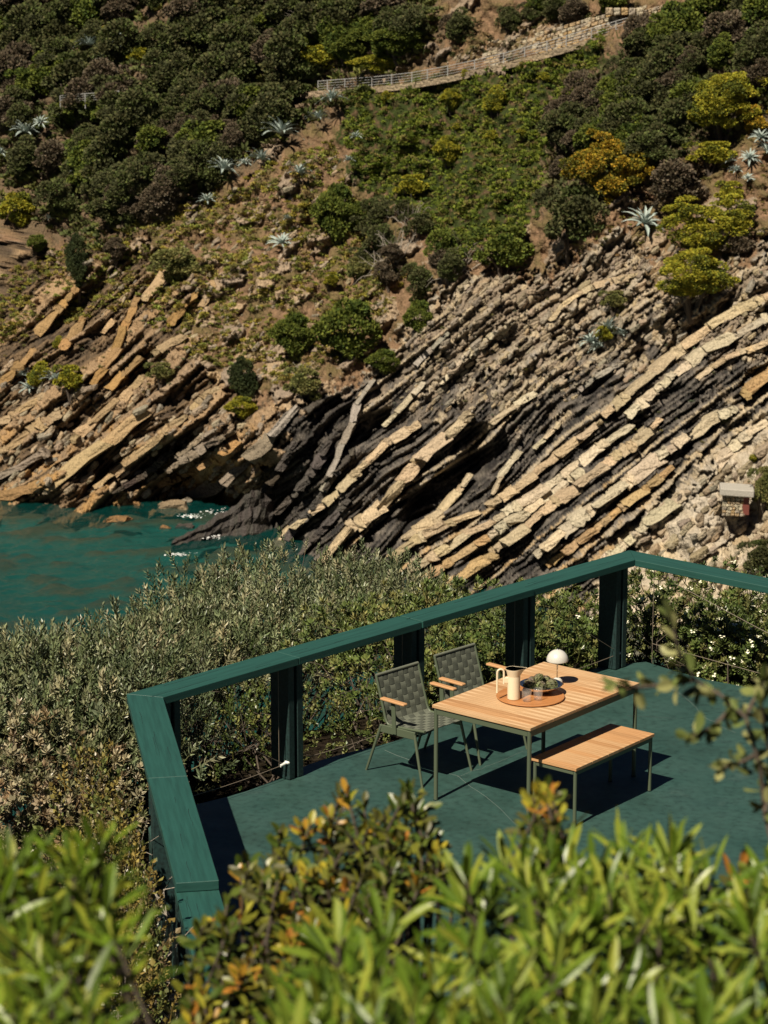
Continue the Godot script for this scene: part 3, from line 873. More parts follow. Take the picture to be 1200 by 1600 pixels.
func build_terrace() -> void:
	# slab: wavy outer edges
	var edge := []
	var C := RA + RU * SPAN * 4.0
	for k in range(0, 21): edge.append(C + RW * (7.0 - k * 0.35) + Vector3(0.667, 0, -0.745) * (0.16 + 0.05 * sin(k * 1.3)))
	for k in range(1, 29): edge.append(RA + RU * (SPAN * 4.0 - k * 0.19) + RN * (0.15 + 0.05 * sin(k * 0.7 + 0.6)))
	for k in range(0, 12): edge.append(RA + RV * (0.05 + k * 0.55) + Vector3(-0.985, 0, 0.174) * 0.13)
	edge.append(Vector3(1.5, 0, -10.8)); edge.append(Vector3(6.5, 0, -11.5)); edge.append(Vector3(8.5, 0, -15.0))
	var poly := PackedVector2Array()
	for e in edge: poly.append(Vector2(e.x, e.z))
	var mb := MB.new()
	var tr := Geometry2D.triangulate_polygon(poly)
	for i in range(0, tr.size(), 3):
		mb.tri_n(Vector3(poly[tr[i]].x, 0, poly[tr[i]].y), Vector3(poly[tr[i + 1]].x, 0, poly[tr[i + 1]].y), Vector3(poly[tr[i + 2]].x, 0, poly[tr[i + 2]].y), Vector3.UP, Vector3.UP, Vector3.UP, Color.WHITE)
	for i in poly.size():
		var a := poly[i]; var b := poly[(i + 1) % poly.size()]
		mb.quad(Vector3(a.x, 0, a.y), Vector3(b.x, 0, b.y), Vector3(b.x, -0.5, b.y), Vector3(a.x, -0.5, a.y), Vector3(1.5, -0.2, -16))
	var deck := struct("terrace_floor", mb.mesh(), M.deck)
	# hairline cracks and a pale scratch, thin raised fillets of filler
	for k in [[[600, 1172], [715, 1213], [780, 1262], [850, 1330]], [[715, 1213], [760, 1198], [830, 1170]], [[1040, 1070], [1075, 1092], [1100, 1120], [1160, 1150]], [[980, 1118], [1060, 1122], [1150, 1110]], [[430, 1300], [520, 1290], [640, 1330]]]:
		mb = MB.new()
		var pts := []
		for i in k.size() - 1:
			for j in 6:
				var q := Vector2(k[i][0], k[i][1]).lerp(Vector2(k[i + 1][0], k[i + 1][1]), j / 6.0)
				pts.append(level(q.x + rnd(-1, 1), q.y + rnd(-1.5, 1.5), 0.0005))
		mb.tube(pts, 0.0016, 0.001, 5)
		part("crack_filler", mb.mesh(), M.filler if k[0][0] != 980 else M.post_paint, deck)
	# railing
	var rl := thing("terrace_railing", "dark green painted timber railing round the terrace with wide flat handrail", "railing", Vector3.ZERO)
	var bu := Basis(RU, Vector3.UP, RU.cross(Vector3.UP))
	var th := 0.058
	var bv := Basis(RV, Vector3.UP, RV.cross(Vector3.UP))
	var vo := Vector3(-0.985, 0, 0.174)
	var co := corner(RN, vo, 0.25)                     # outer corner relative to RA
	# main run: four boards, mitred at both corners
	var cw := corner(RN, Vector3(0.667, 0, -0.745), 0.25)
	for k in 4:
		var dy: float = [0.0, 0.0, 0.007, 0.0][k]
		var side: float = [0.0, 0.0, -0.012, 0.0][k]
		var a := RA + RU * (SPAN * k + 0.0025) - RN * -side; var b := RA + RU * (SPAN * (k + 1) - 0.0025) - RN * -side
		var ao := a + RN * 0.25; var bo := b + RN * 0.25
		if k == 0: a = RA; ao = RA + co
		if k == 3: b = C; bo = C + cw
		rail_board(rl, a, b, bo, ao, RH + dy, th, bu)
	rail_board(rl, C + RW * 0.003, C + RW * 2.4, C + RW * 2.4 + Vector3(0.667, 0, -0.745) * 0.25, C + cw + RW * 0.003, RH, th, Basis(RW, Vector3.UP, RW.cross(Vector3.UP)))
	rail_board(rl, C + RW * 2.405, C + RW * 5.0, C + RW * 5.0 + Vector3(0.667, 0, -0.745) * 0.25, C + RW * 2.405 + Vector3(0.667, 0, -0.745) * 0.25, RH, th, Basis(RW, Vector3.UP, RW.cross(Vector3.UP)))
	var l1 := 1.72; var l2 := 3.576
	rail_board(rl, RA + RV * 0.003, RA + RV * l1, RA + RV * l1 + vo * 0.25, RA + co + RV * 0.003, RH, th, bv)
	rail_board(rl, RA + RV * (l1 + 0.005), RA + RV * l2, RA + RV * l2 + vo * 0.25, RA + RV * (l1 + 0.005) + vo * 0.25, RH, th, bv)
	rail_board(rl, RA + RV * (l2 - 0.1), RA + RV * 5.4, RA + RV * 5.4 + vo * 0.25, RA + RV * (l2 - 0.1) + vo * 0.25, RH - th - 0.003, th, bv)
	# posts: pairs of boards under each joint
	var pm := MB.new()
	pm.box(Vector3(0, 0.452, 0), Basis(), Vector3(0.032, 0.4495, 0.1), 0.006)
	var post := pm.mesh()
	var spots := []
	for k in [1, 2, 3]: spots.append([RA + RU * SPAN * k + RN * 0.135, bu])
	spots.append([C - RU * 0.12 + RN * 0.135, bu])
	spots.append([RA + RU * 0.12 + RN * 0.135, bu])
	spots.append([RA + RV * 1.72 + vo * 0.135, bv]); spots.append([RA + RV * 3.40 + vo * 0.135, bv])
	spots.append([C + RW * 2.4 + Vector3(0.667, 0, -0.745) * 0.135, Basis(RW, Vector3.UP, RW.cross(Vector3.UP))])
	for s in spots:
		for e in [-1, 1]:
			var o := part("post", post, M.post_paint, rl)
			o.transform = Transform3D(s[1], s[0] + s[1].x * 0.046 * e + Vector3.UP * 0.0)
	# wire cables
	for k in 4:
		var a := RA + RU * (SPAN * k + 0.1) + RN * 0.06; var b := RA + RU * (SPAN * (k + 1) - 0.1) + RN * 0.06
		for ln in [[a + Vector3.UP * 0.13, b + Vector3.UP * 0.13], [a + Vector3.UP * 0.88, b + Vector3.UP * 0.13], [b - RU * 0.06 + Vector3.UP * 0.13, b - RU * 0.06 + Vector3.UP * 0.89]]:
			var cb := MB.new()
			var pts := []
			for i in 9: pts.append(ln[0].lerp(ln[1], i / 8.0) - Vector3.UP * 0.015 * sin(PI * i / 8.0))
			cb.tube(pts, 0.0026, 0.0026, 6)
			part("cable", cb.mesh(), M.cable, rl)
		var br := MB.new()
		br.tube([b - RU * 0.05 + Vector3.UP * 0.13, b + RU * 0.035 + Vector3.UP * 0.14], 0.012, 0.012, 10)
		br.lathe([Vector2(0, -0.012), Vector2(0.022, -0.012), Vector2(0.026, 0), Vector2(0.022, 0.012), Vector2(0, 0.012)], b + RU * 0.03 + Vector3.UP * 0.14, 12)
		part("bracket", br.mesh(), M.bracket, rl)
	var wa := C + RW * 0.15 + Vector3(0.667, 0, -0.745) * 0.08; var wb := C + RW * 2.3 + Vector3(0.667, 0, -0.745) * 0.08
	for ln in [[wa + Vector3.UP * 0.22, wb + Vector3.UP * 0.16], [wa + Vector3.UP * 0.86, wb + Vector3.UP * 0.3], [wa + Vector3.UP * 0.05, wa + Vector3.UP * 0.9]]:
		var cb := MB.new()
		cb.tube([ln[0], ln[0].lerp(ln[1], 0.5) - Vector3.UP * 0.012, ln[1]], 0.003, 0.003, 6)
		part("cable", cb.mesh(), M.cable, rl)
func corner(n1: Vector3, n2: Vector3, w: float) -> Vector3:
	# point at distance w along both outward normals
	var d := n1.x * n2.z - n1.z * n2.x
	return Vector3(w * (n2.z - n1.z) / d, 0, w * (n1.x - n2.x) / d)
func rail_board(rl: Node, a: Vector3, b: Vector3, bo: Vector3, ao: Vector3, top: float, th: float, bs: Basis) -> void:
	var o := (a + b) * 0.5 + Vector3.UP * top
	var inv := bs.inverse()
	var p := []
	for y in [-th, 0.0]:
		for q in [a, b, ao, bo]:
			p.append(inv * (q - (a + b) * 0.5) + Vector3.UP * y)
	var pp := [p[0], p[1], p[4], p[5], p[2], p[3], p[6], p[7]]
	var mb := MB.new()
	mb.chunk(pp, 0.003)
	var m := part("handrail_board", mb.mesh(), M.paint_wood, rl)
	m.transform = Transform3D(bs, o)
	# drying cracks along the grain: narrow grooves cut as dark slots standing in the board
	var ln := a.distance_to(b)
	for k in 4:
		var x := rnd(-0.42, 0.42) * ln; var z0 := 0.0
		var zs: float = inv.x.z
		z0 = rnd(0.04, 0.21) * signf((inv * (ao - a)).z)
		var l := rnd(0.06, 0.55)
		var cm := MB.new()
		var pts := []
		for i in 6: pts.append(Vector3(x + l * (i / 5.0 - 0.5), 0.0002, z0 + rnd(-0.004, 0.004)))
		cm.tube(pts, 0.0018, 0.0007, 4)
		part("drying_crack", cm.mesh(), M.post_paint, m)

# ------------------------------------------------------------ furniture
func bench_like(t: Node3D, L: float, W: float, Ht: float, boards: int, groups: int, leg_r: float, mats: Array) -> void:
	# boards run across (local z); local x is the long side
	var th := 0.022
	var bw := (L - 0.004 * (groups - 1)) / boards
	var per := boards / groups
	var mb := MB.new()
	mb.box(Vector3.ZERO, Basis(), Vector3(W * 0.5, th * 0.5, bw * 0.5 - 0.0003), 0.0007)
	var bm := mb.mesh()
	for k in boards:
		var o := part("board", bm, mats[rng.randi() % mats.size()], t)
		var x := -L * 0.5 + bw * (k + 0.5) + 0.004 * (k / per)
		o.transform = Transform3D(Basis(Vector3(0, 0, 1 if rng.randf() < 0.5 else -1), Vector3.UP, Vector3.RIGHT).orthonormalized(), Vector3(x, Ht - th * 0.5, 0))
		var bs := Basis(Vector3(0, 0, -1), Vector3.UP, Vector3(1, 0, 0))
		o.transform.basis = bs
	var ins := leg_r + 0.006
	var ah := 0.024 if L > 1.2 else 0.016
	for s in [-1, 1]:
		mb = MB.new()
		mb.box(Vector3(0, Ht - th - ah - 0.004, s * (W * 0.5 - ins)), Basis(), Vector3(L * 0.5 - ins, ah, 0.011), 0.003)
		part("apron", mb.mesh(), M.frame_green, t)
		mb = MB.new()
		mb.box(Vector3(s * (L * 0.5 - ins), Ht - th - ah - 0.004, 0), Basis(), Vector3(0.011, ah - 0.0015, W * 0.5 - ins - 0.012), 0.003)
		part("apron", mb.mesh(), M.frame_green, t)
		for e in [-1, 1]:
			mb = MB.new()
			mb.tube([Vector3(0, 0, 0), Vector3(0, Ht - th - 0.002, 0)], leg_r, leg_r, 16)
			var o := part("leg", mb.mesh(), M.frame_green, t)
			o.position = Vector3(s * (L * 0.5 - ins), 0.0, e * (W * 0.5 - ins))
			mb = MB.new()
			mb.lathe([Vector2(0, 0.0), Vector2(leg_r + 0.0015, 0.0), Vector2(leg_r + 0.0015, 0.006), Vector2(leg_r + 0.0005, 0.007)], Vector3.ZERO, 16)
			part("foot_cap", mb.mesh(), M.post_paint, o)
func build_furniture() -> void:
	var mats := [M.teak_pale, M.teak_mid, M.teak_pale, M.teak_red, M.teak_deep, M.teak_mid, M.teak_pale]
	var t := thing("dining_table", "teak slatted dining table with thin olive green metal legs on the terrace", "table", Vector3(1.144, 0, -18.097), 0.892)
	bench_like(t, 1.417, 0.888, 0.74, 20, 5, 0.016, mats)
	t = thing("bench", "low teak slatted bench with thin green legs beside the dining table", "bench", Vector3(1.543, 0, -17.752), 0.892)
	bench_like(t, 1.024, 0.393, 0.45, 15, 5, 0.014, [M.teak_mid, M.teak_red, M.teak_deep, M.teak_mid])
	chair("woven olive strap armchair at the table, the one farther from the white lamp", Vector3(0.30, 0, -18.47), 0.80)
	chair("woven olive strap armchair at the table, the one nearer the white lamp", Vector3(0.755, 0, -18.985), 0.80)
	# things on the table
	var y := 0.7415
	var mb := MB.new()
	mb.lathe([Vector2(0, 0.002), Vector2(0.24, 0.002), Vector2(0.252, 0.007), Vector2(0.255, 0.013), Vector2(0.252, 0.016), Vector2(0.245, 0.0165), Vector2(0.242, 0.0145), Vector2(0, 0.0145)], Vector3.ZERO, 56)
	var o := solo("serving_tray", mb.mesh(), M.tray, "round brown wooden tray on the dining table", "tray")
	o.position = Vector3(1.087, y - 0.001, -17.999); o.rotation.y = 0.4
	y = 0.7565
	var j := thing("pitcher", "cream jug with flared steel rim and looped rod handle on the tray", "jug", Vector3(0.958, y, -17.925), 0.0)
	mb = MB.new()
	mb.lathe([Vector2(0, 0), Vector2(0.044, 0), Vector2(0.047, 0.003), Vector2(0.047, 0.172), Vector2(0.0475, 0.176), Vector2(0.05, 0.185), Vector2(0.058, 0.215), Vector2(0.064, 0.232), Vector2(0.0615, 0.232), Vector2(0.055, 0.213), Vector2(0.044, 0.18), Vector2(0.044, 0.02), Vector2(0, 0.02)], Vector3.ZERO, 40)
	for i in mb.v.size():                    # pull the rim into a spout
		var q := mb.v[i]
		var k := clampf((q.y - 0.18) / 0.05, 0, 1) * clampf(q.x / 0.06, 0, 1)
		mb.v[i] = q + Vector3(0.035 * k * k, 0, -q.z * 0.5 * k)
	part("body", mb.mesh(), M.cream, j)
	mb = MB.new()
	mb.lathe([Vector2(0.0, 0.03), Vector2(0.0432, 0.03), Vector2(0.0432, 0.18), Vector2(0.0535, 0.212), Vector2(0.06, 0.231)], Vector3.ZERO, 40)
	for i in mb.v.size():
		var q := mb.v[i]
		var k := clampf((q.y - 0.18) / 0.05, 0, 1) * clampf(q.x / 0.06, 0, 1)
		mb.v[i] = q + Vector3(0.034 * k * k, 0.0, -q.z * 0.5 * k)
		mb.n[i] = -mb.n[i]
	part("lining", mb.mesh(), M.inside_dark, j)
	mb = MB.new()
	var hp := []
	for k in 5: hp.append(Vector3(-0.125, 0.05 + k * 0.038, 0))
	for k in range(1, 8): hp.append(Vector3(-0.1 - 0.025 * cos(PI * k / 8.0), 0.205 + 0.025 * sin(PI * k / 8.0), 0))
	for k in 4: hp.append(Vector3(-0.075, 0.2 - k * 0.028, 0))
	mb.tube(hp, 0.0075, 0.0075, 12)
	var hd := part("handle", mb.mesh(), M.cream, j)
	mb = MB.new()
	mb.box(Vector3(-0.058, 0.145, 0), Basis(), Vector3(0.014, 0.021, 0.009), 0.003)
	part("handle_bracket", mb.mesh(), M.cream, hd)
	j.rotation.y = 0.15
	var bw := thing("fruit_bowl", "shallow polished steel bowl holding artichokes on the tray", "bowl", Vector3(1.17, y, -18.10), 0)
	mb = MB.new()
	mb.lathe([Vector2(0, 0.006), Vector2(0.05, 0.006), Vector2(0.09, 0.016), Vector2(0.13, 0.036), Vector2(0.156, 0.06), Vector2(0.16, 0.062), Vector2(0.162, 0.06), Vector2(0.136, 0.034), Vector2(0.095, 0.012), Vector2(0.055, 0.0), Vector2(0, 0.0)], Vector3.ZERO, 48)
	part("shell", mb.mesh(), M.steel, bw)
	var am := artichoke_mesh(1)
	var am2 := artichoke_mesh(2)
	var kk := 0
	for a in [[-0.085, 0.058, 0.03, -0.7], [-0.01, 0.06, 0.075, 0.3], [0.078, 0.06, 0.03, 0.9], [0.04, 0.062, -0.06, 2.2], [-0.06, 0.06, -0.055, -2.0], [-0.015, 0.098, 0.005, 0.2]]:
		var ar := thing("artichoke", "green and purple artichoke heaped in the steel bowl", "artichoke", Vector3(1.17 + a[0], y + a[1], -18.10 + a[2]), a[3], "artichokes in the bowl")
		var q := part("head", am if kk % 2 == 0 else am2, M.artichoke, ar)
		q.rotation = Vector3(rnd(-0.5, 0.5), rnd(0, 6), rnd(-0.9, 0.9))
		q.scale = Vector3.ONE * rnd(0.85, 1.05)
		kk += 1
	for g in [[1.05, -17.865, "clear drinking glass on the tray next to the jug"], [1.136, -17.90, "clear drinking glass on the tray in front of the steel bowl"]]:
		mb = MB.new()
		mb.lathe([Vector2(0, 0.0), Vector2(0.03, 0.0), Vector2(0.032, 0.003), Vector2(0.0385, 0.085), Vector2(0.0365, 0.085), Vector2(0.0305, 0.012), Vector2(0, 0.011)], Vector3.ZERO, 36)
		o = solo("drinking_glass", mb.mesh(), M.glass, g[2], "glass", "glasses on the tray")
		o.position = Vector3(g[0], y, g[1])
	var lp := thing("table_lamp", "small white mushroom lamp with domed shade on the dining table", "lamp", Vector3(1.306, 0.7405, -18.33), 0)
	mb = MB.new()
	mb.lathe([Vector2(0, 0), Vector2(0.036, 0.0), Vector2(0.042, 0.006), Vector2(0.043, 0.02), Vector2(0.037, 0.036), Vector2(0.024, 0.048), Vector2(0.008, 0.053), Vector2(0, 0.054)], Vector3.ZERO, 32)
	part("base", mb.mesh(), M.white_lamp, lp)
	mb = MB.new()
	mb.tube([Vector3(0, 0.05, 0), Vector3(0, 0.2, 0)], 0.0055, 0.0055, 12)
	part("stem", mb.mesh(), M.steel, lp)
	mb = MB.new()
	var pr := [Vector2(0.0, 0.168), Vector2(0.01, 0.169), Vector2(0.03, 0.177), Vector2(0.078, 0.185), Vector2(0.082, 0.187)]
	for k in range(0, 10): pr.append(Vector2(0.083 * cos(PI * 0.5 * k / 9.0), 0.189 + 0.084 * sin(PI * 0.5 * k / 9.0)))
	mb.lathe(pr, Vector3.ZERO, 40)
	var shd := part("shade", mb.mesh(), M.white_lamp, lp)
	mb = MB.new()
	mb.lathe([Vector2(0, 0.27), Vector2(0.007, 0.27), Vector2(0.007, 0.279), Vector2(0, 0.281)], Vector3.ZERO, 12)
	part("finial", mb.mesh(), M.steel, shd)
func artichoke_mesh(s: int) -> ArrayMesh:
	var mb := MB.new()
	var r := 0.042
	for ring in 6:
		var n := 9 - ring
		var el := -0.7 + ring * 0.38
		for k in n:
			var a := TAU * (k + 0.5 * (ring % 2) + s * 0.13) / n
			var d := Vector3(cos(a) * cos(el), sin(el), sin(a) * cos(el))
			var up := Vector3(-cos(a) * sin(el), cos(el), -sin(a) * sin(el))
			var sd := d.cross(up).normalized()
			var base := d * r * 0.8
			var tip := base + up * 0.034 + d * 0.009 - d * 0.004 * ring
			var m := base + up * 0.014 + d * 0.01
			var col := tint(Color(0.13, 0.15, 0.055).lerp(Color(0.11, 0.06, 0.07), clampf(ring * 0.13 + rnd(-0.1, 0.25), 0, 1)), 0.25)
			mb.tri(base - sd * 0.012, m - sd * 0.017, m, col); mb.tri(base - sd * 0.012, m, base + sd * 0.012, col)
			mb.tri(base + sd * 0.012, m, m + sd * 0.017, col)
			mb.tri(m - sd * 0.017, tip, m, col); mb.tri(m, tip, m + sd * 0.017, col)
	mb.lathe([Vector2(0.0, -0.05), Vector2(0.009, -0.05), Vector2(0.011, -0.03), Vector2(0.036, -0.012), Vector2(0.037, 0.01), Vector2(0.02, 0.034), Vector2(0, 0.038)], Vector3.ZERO, 14, Color(0.1, 0.12, 0.05))
	return mb.mesh()
func chair(label: String, at: Vector3, turn: float) -> void:
	var t := thing("armchair", label, "chair", at, turn, "armchairs at the dining table")
	var w := 0.225
	# side profile of the sling (z, y): seat front -> seat back -> back top
	var prof := []
	for k in 9: prof.append(Vector2(0.235 - k * 0.046, 0.425 - 0.03 * sin(k / 8.0 * 1.4)))
	var last: Vector2 = prof[-1]
	for k in range(1, 5): prof.append(last + Vector2(-0.04 * sin(k * 0.3) - 0.006 * k, 0.011 * k * k * 0.55))
	last = prof[-1]
	for k in range(1, 9): prof.append(last + Vector2(-0.0105 * k, 0.0335 * k))
	var cv := Curve2D.new()
	for p in prof: cv.add_point(p)
	var L := cv.get_baked_length()
	# weave: straps along (front-to-top) and across, alternately over and under
	var na := 8; var nc := 15
	var aw := 2.0 * w / na; var cw := L / nc
	for i in na:
		var mb := MB.new()
		var x := -w + aw * (i + 0.5)
		var prev := []
		for k in nc * 4 + 1:
			var d := L * k / (nc * 4.0)
			var p := cv.sample_baked(d)
			var p2 := cv.sample_baked(minf(d + 0.01, L)) - cv.sample_baked(maxf(d - 0.01, 0.0))
			var nn := Vector2(p2.y, -p2.x).normalized()
			if nn.y < 0 and nn.x < 0: nn = -nn
			var over := 0.0032 * cos(PI * (d / cw - 0.5)) * (1 if i % 2 == 0 else -1)
			var c := Vector3(0, p.y + nn.y * over, p.x + nn.x * over)
			var n3 := Vector3(0, nn.y, nn.x)
			var cur := [c + Vector3.RIGHT * (x - aw * 0.46) + n3 * 0.001, c + Vector3.RIGHT * (x + aw * 0.46) + n3 * 0.001, c + Vector3.RIGHT * (x + aw * 0.46) - n3 * 0.001, c + Vector3.RIGHT * (x - aw * 0.46) - n3 * 0.001]
			if prev.size():
				var mid: Vector3 = (cur[0] + prev[2]) * 0.5
				for e in 4: mb.quad(prev[e], prev[(e + 1) % 4], cur[(e + 1) % 4], cur[e], mid)
			prev = cur
		part("long_strap", mb.mesh(), M.strap, t)
	for j in nc:
		var mb := MB.new()
		var d := cw * (j + 0.5)
		var p := cv.sample_baked(d)
		var p2 := cv.sample_baked(minf(d + 0.01, L)) - cv.sample_baked(maxf(d - 0.01, 0.0))
		var tg := p2.normalized()
		var nn := Vector2(tg.y, -tg.x)
		if nn.y < 0 and nn.x < 0: nn = -nn
		var t3 := Vector3(0, tg.y, tg.x); var n3 := Vector3(0, nn.y, nn.x)
		var prev := []
		for k in na * 4 + 1:
			var x := -w + 2.0 * w * k / (na * 4.0)
			var over := -0.0032 * cos(PI * ((x + w) / aw - 0.5)) * (1 if j % 2 == 0 else -1)
			if k == 0 or k == na * 4: over = 0.0
			# opposite phase to the long strap that crosses here
			over = -0.0032 * sin(PI * (fposmod((x + w) / aw, 1.0))) * (1.0 if (int(floor(minf((x + w) / aw, na - 0.001))) % 2 == 0) == (j % 2 == 0) else -1.0)
			var c := Vector3(x, p.y, p.x) + n3 * over
			var cur := [c - t3 * cw * 0.46 + n3 * 0.001, c + t3 * cw * 0.46 + n3 * 0.001, c + t3 * cw * 0.46 - n3 * 0.001, c - t3 * cw * 0.46 - n3 * 0.001]
			if prev.size():
				var mid: Vector3 = (cur[0] + prev[2]) * 0.5
				for e in 4: mb.quad(prev[e], prev[(e + 1) % 4], cur[(e + 1) % 4], cur[e], mid)
			prev = cur
		part("cross_strap", mb.mesh(), M.strap_shaded, t)
	for s in [-1, 1]:
		var mb := MB.new()
		var pts := []
		for p in prof: pts.append(Vector3(s * (w + 0.006), p.y, p.x))
		mb.tube(pts, 0.011, 0.011, 10)
		part("side_rail", mb.mesh(), M.frame_green, t)
		mb = MB.new()
		mb.box(Vector3(s * (w + 0.028), 0.37, -0.03), Basis(Vector3.RIGHT, -0.04), Vector3(0.007, 0.03, 0.185), 0.003)
		part("side_plate", mb.mesh(), M.frame_green, t)
		mb = MB.new()
		mb.tube([Vector3(s * (w + 0.03), 0.385, 0.15), Vector3(s * (w + 0.05), 0.0, 0.25)], 0.0125, 0.010, 12)
		part("leg", mb.mesh(), M.frame_green, t)
		mb = MB.new()
		mb.tube([Vector3(s * (w + 0.03), 0.385, -0.2), Vector3(s * (w + 0.05), 0.0, -0.34)], 0.0125, 0.010, 12)
		part("leg", mb.mesh(), M.frame_green, t)
		mb = MB.new()
		mb.box(Vector3(s * (w + 0.043), 0.475, -0.055), Basis(Vector3.RIGHT, -0.05), Vector3(0.006, 0.125, 0.02), 0.003)
		part("arm_support", mb.mesh(), M.frame_green, t)
		mb = MB.new()
		mb.box(Vector3.ZERO, Basis(), Vector3(0.125, 0.01, 0.024), 0.006)
		var ar := part("armrest", mb.mesh(), M.teak_red, t)
		ar.transform = Transform3D(Basis(Vector3(0, 0, 1), Vector3.UP, Vector3(-1, 0, 0)), Vector3(s * (w + 0.05), 0.611, -0.05))
	var mb2 := MB.new()
	mb2.tube([Vector3(-w, 0.395, 0.15), Vector3(w, 0.395, 0.15)], 0.01, 0.01, 10)
	part("cross_bar", mb2.mesh(), M.frame_green, t)
	mb2 = MB.new()
	mb2.tube([Vector3(-w - 0.006, prof[-1].y, prof[-1].x), Vector3(w + 0.006, prof[-1].y, prof[-1].x)], 0.012, 0.012, 10)
	part("top_bar", mb2.mesh(), M.strap, t)

# ------------------------------------------------------------ path on the hillside
func build_path() -> void:
	var pl := [[470, 146], [520, 142], [560, 138], [600, 137], [640, 133], [690, 124], [740, 112], [780, 104], [820, 92], [860, 80], [900, 70], [950, 54], [1005, 38], [1050, 26]]
	var pts := []
	for k in pl:
		var u := unshift(k[0], k[1])
		pts.append(on_plane(u.x, u.y) + OUT * (macro(u.x, u.y) + 0.75))
	for j in 2:
		for i in range(1, pts.size() - 1): pts[i] = (pts[i - 1] + pts[i] * 2.0 + pts[i + 1]) * 0.25
	var mb := MB.new()
	var back := []
	for i in pts.size():
		var t: Vector3 = (pts[mini(i + 1, pts.size() - 1)] - pts[maxi(i - 1, 0)])
		t.y = 0
		var nrm := t.normalized().cross(Vector3.UP)
		if nrm.z > 0: nrm = -nrm
		back.append(pts[i] + nrm * 1.1)
	for i in pts.size() - 1:
		var mid: Vector3 = (pts[i] + pts[i + 1]) * 0.5 - Vector3.UP * 5
		mb.quad(pts[i], pts[i + 1], back[i + 1], back[i], mid, tint(Color(0.38, 0.3, 0.21), 0.1))
		mb.quad(pts[i], pts[i + 1], pts[i + 1] - Vector3.UP * 0.45, pts[i] - Vector3.UP * 0.45, (back[i] + back[i + 1]) * 0.5, tint(Color(0.38, 0.3, 0.21), 0.1))
	struct("path", mb.mesh(), M.rock)
	# masonry wall behind the path, each stone its own piece
	var wall := thing("stone_wall", "pale dry stone retaining wall along the hillside path", "wall", back[5])
	var sm := []
	for k in 6:
		var s := MB.new()
		var p := []
		for q in 8: p.append(Vector3((1 if q & 1 else -1) * rnd(0.4, 0.52), (1 if q & 2 else -1) * rnd(0.4, 0.5), (1 if q & 4 else -1) * rnd(0.4, 0.55)))
		s.chunk(p, 0.12, tint([Color(0.5, 0.4, 0.27), Color(0.55, 0.48, 0.37), Color(0.5, 0.36, 0.19), Color(0.42, 0.36, 0.29), Color(0.58, 0.5, 0.38), Color(0.46, 0.33, 0.2)][k], 0.08))
		sm.append(s.mesh())
	var bk := MB.new()
	var count := 0
	var rest := []; var rc := []
	for i in range(4, pts.size() - 1):
		var a: Vector3 = back[i]; var b: Vector3 = back[i + 1]
		var ln := a.distance_to(b)
		var t := (b - a) / ln
		var nn := Vector3(t.x, 0, t.z).normalized().cross(Vector3.UP)
		if nn.z > 0: nn = -nn
		var hgt: float = [0, 0, 0, 0, 0.5, 0.8, 1.1, 1.3, 1.4, 1.4, 1.3, 1.1, 0.8, 0.6][i]
		bk.quad(a + nn * 0.2, b + nn * 0.2, b + nn * 0.9 + Vector3.UP * hgt, a + nn * 0.9 + Vector3.UP * hgt, a + nn * 3, Color(0.4, 0.32, 0.22))
		var y := 0.0
		while y < hgt:
			var rh := rnd(0.2, 0.32)
			var x := rnd(-0.2, 0)
			while x < ln:
				var sl := rnd(0.25, 0.62)
				var o: Vector3 = a + t * (x + sl * 0.5) + Vector3.UP * (y + rh * 0.5) + nn * (0.0 + 0.65 * y / hgt + rnd(-0.06, 0.06)) - back[5]
				var bs := Basis(t * sl, Vector3.UP * rh, nn * 0.4)
				if count < 300:
					var st := part("stone", sm[rng.randi() % 6], M.rock, wall)
					st.transform = Transform3D(bs, o)
				else:
					rest.append(Transform3D(bs, o)); rc.append(Color.WHITE)
				count += 1
				x += sl + 0.03
			y += rh + 0.02
	var bkm := part("core", bk.mesh(), M.rock, wall)
	bkm.position = -back[5]
	if rest.size(): many("stones", sm[1], M.rock, rest, rc, wall)
	# pedestrian railing
	fence([[500, 140], [516, 139], [542, 138], [582, 137], [611, 135], [640, 133], [666, 129], [700, 121], [745, 111], [788, 102], [820, 92], [854, 84], [882, 76], [920, 66], [960, 52], [1000, 38]], 15.0, [pl, pts], "grey metal railing with four bars along the stone walled path")
	fence([[100, 167], [118, 166], [140, 165], [165, 164], [192, 161]], 12.5, [], "grey metal railing glimpsed between dark bushes")
	# low wall at the top of the path
	var o := hillpos(975, 24)
	var s: float = o.distance_to(eye) / F
	var blk := thing("block_wall", "short pale masonry wall at the upper end of the path", "wall", o)
	for k in 5:
		var b := part("stone", sm[k], M.rock, blk)
		b.transform = Transform3D(Basis(Vector3(11 * s, 0, 0), Vector3(0, 12 * s, 0), Vector3(0, 0, 0.8)), Vector3((k - 2) * 11.5 * s, 6 * s, 0.4))
	# stone hut with a concrete roof and a red door, low on the cliff
	var hb := hillpos(1136, 800) + OUT * 1.6
	s = hb.distance_to(eye) / F
	var hut := thing("stone_hut", "tiny rubble stone hut with pale slab roof and dark red door", "hut", hb, -0.1)
	var mbh := MB.new()
	mbh.box(Vector3(2 * s, 15 * s, -0.7), Basis(), Vector3(17 * s, 19 * s, 0.65), 0.02, Color(0.2, 0.15, 0.1))
	part("core", mbh.mesh(), M.rock, hut)
	for r in 7:
		var x := -17.0
		while x < 13:
			var sl := rnd(4.5, 8.5)
			var st := part("stone", sm[rng.randi() % 6], M.rock, hut)
			st.transform = Transform3D(Basis(Vector3(sl * s * 0.95, 0, 0), Vector3(0, 4.6 * s, 0), Vector3(0, 0, 0.2)), Vector3((x + sl * 0.5) * s, (r * 4.9) * s, rnd(-0.05, 0.02)))
			x += sl
	mbh = MB.new()
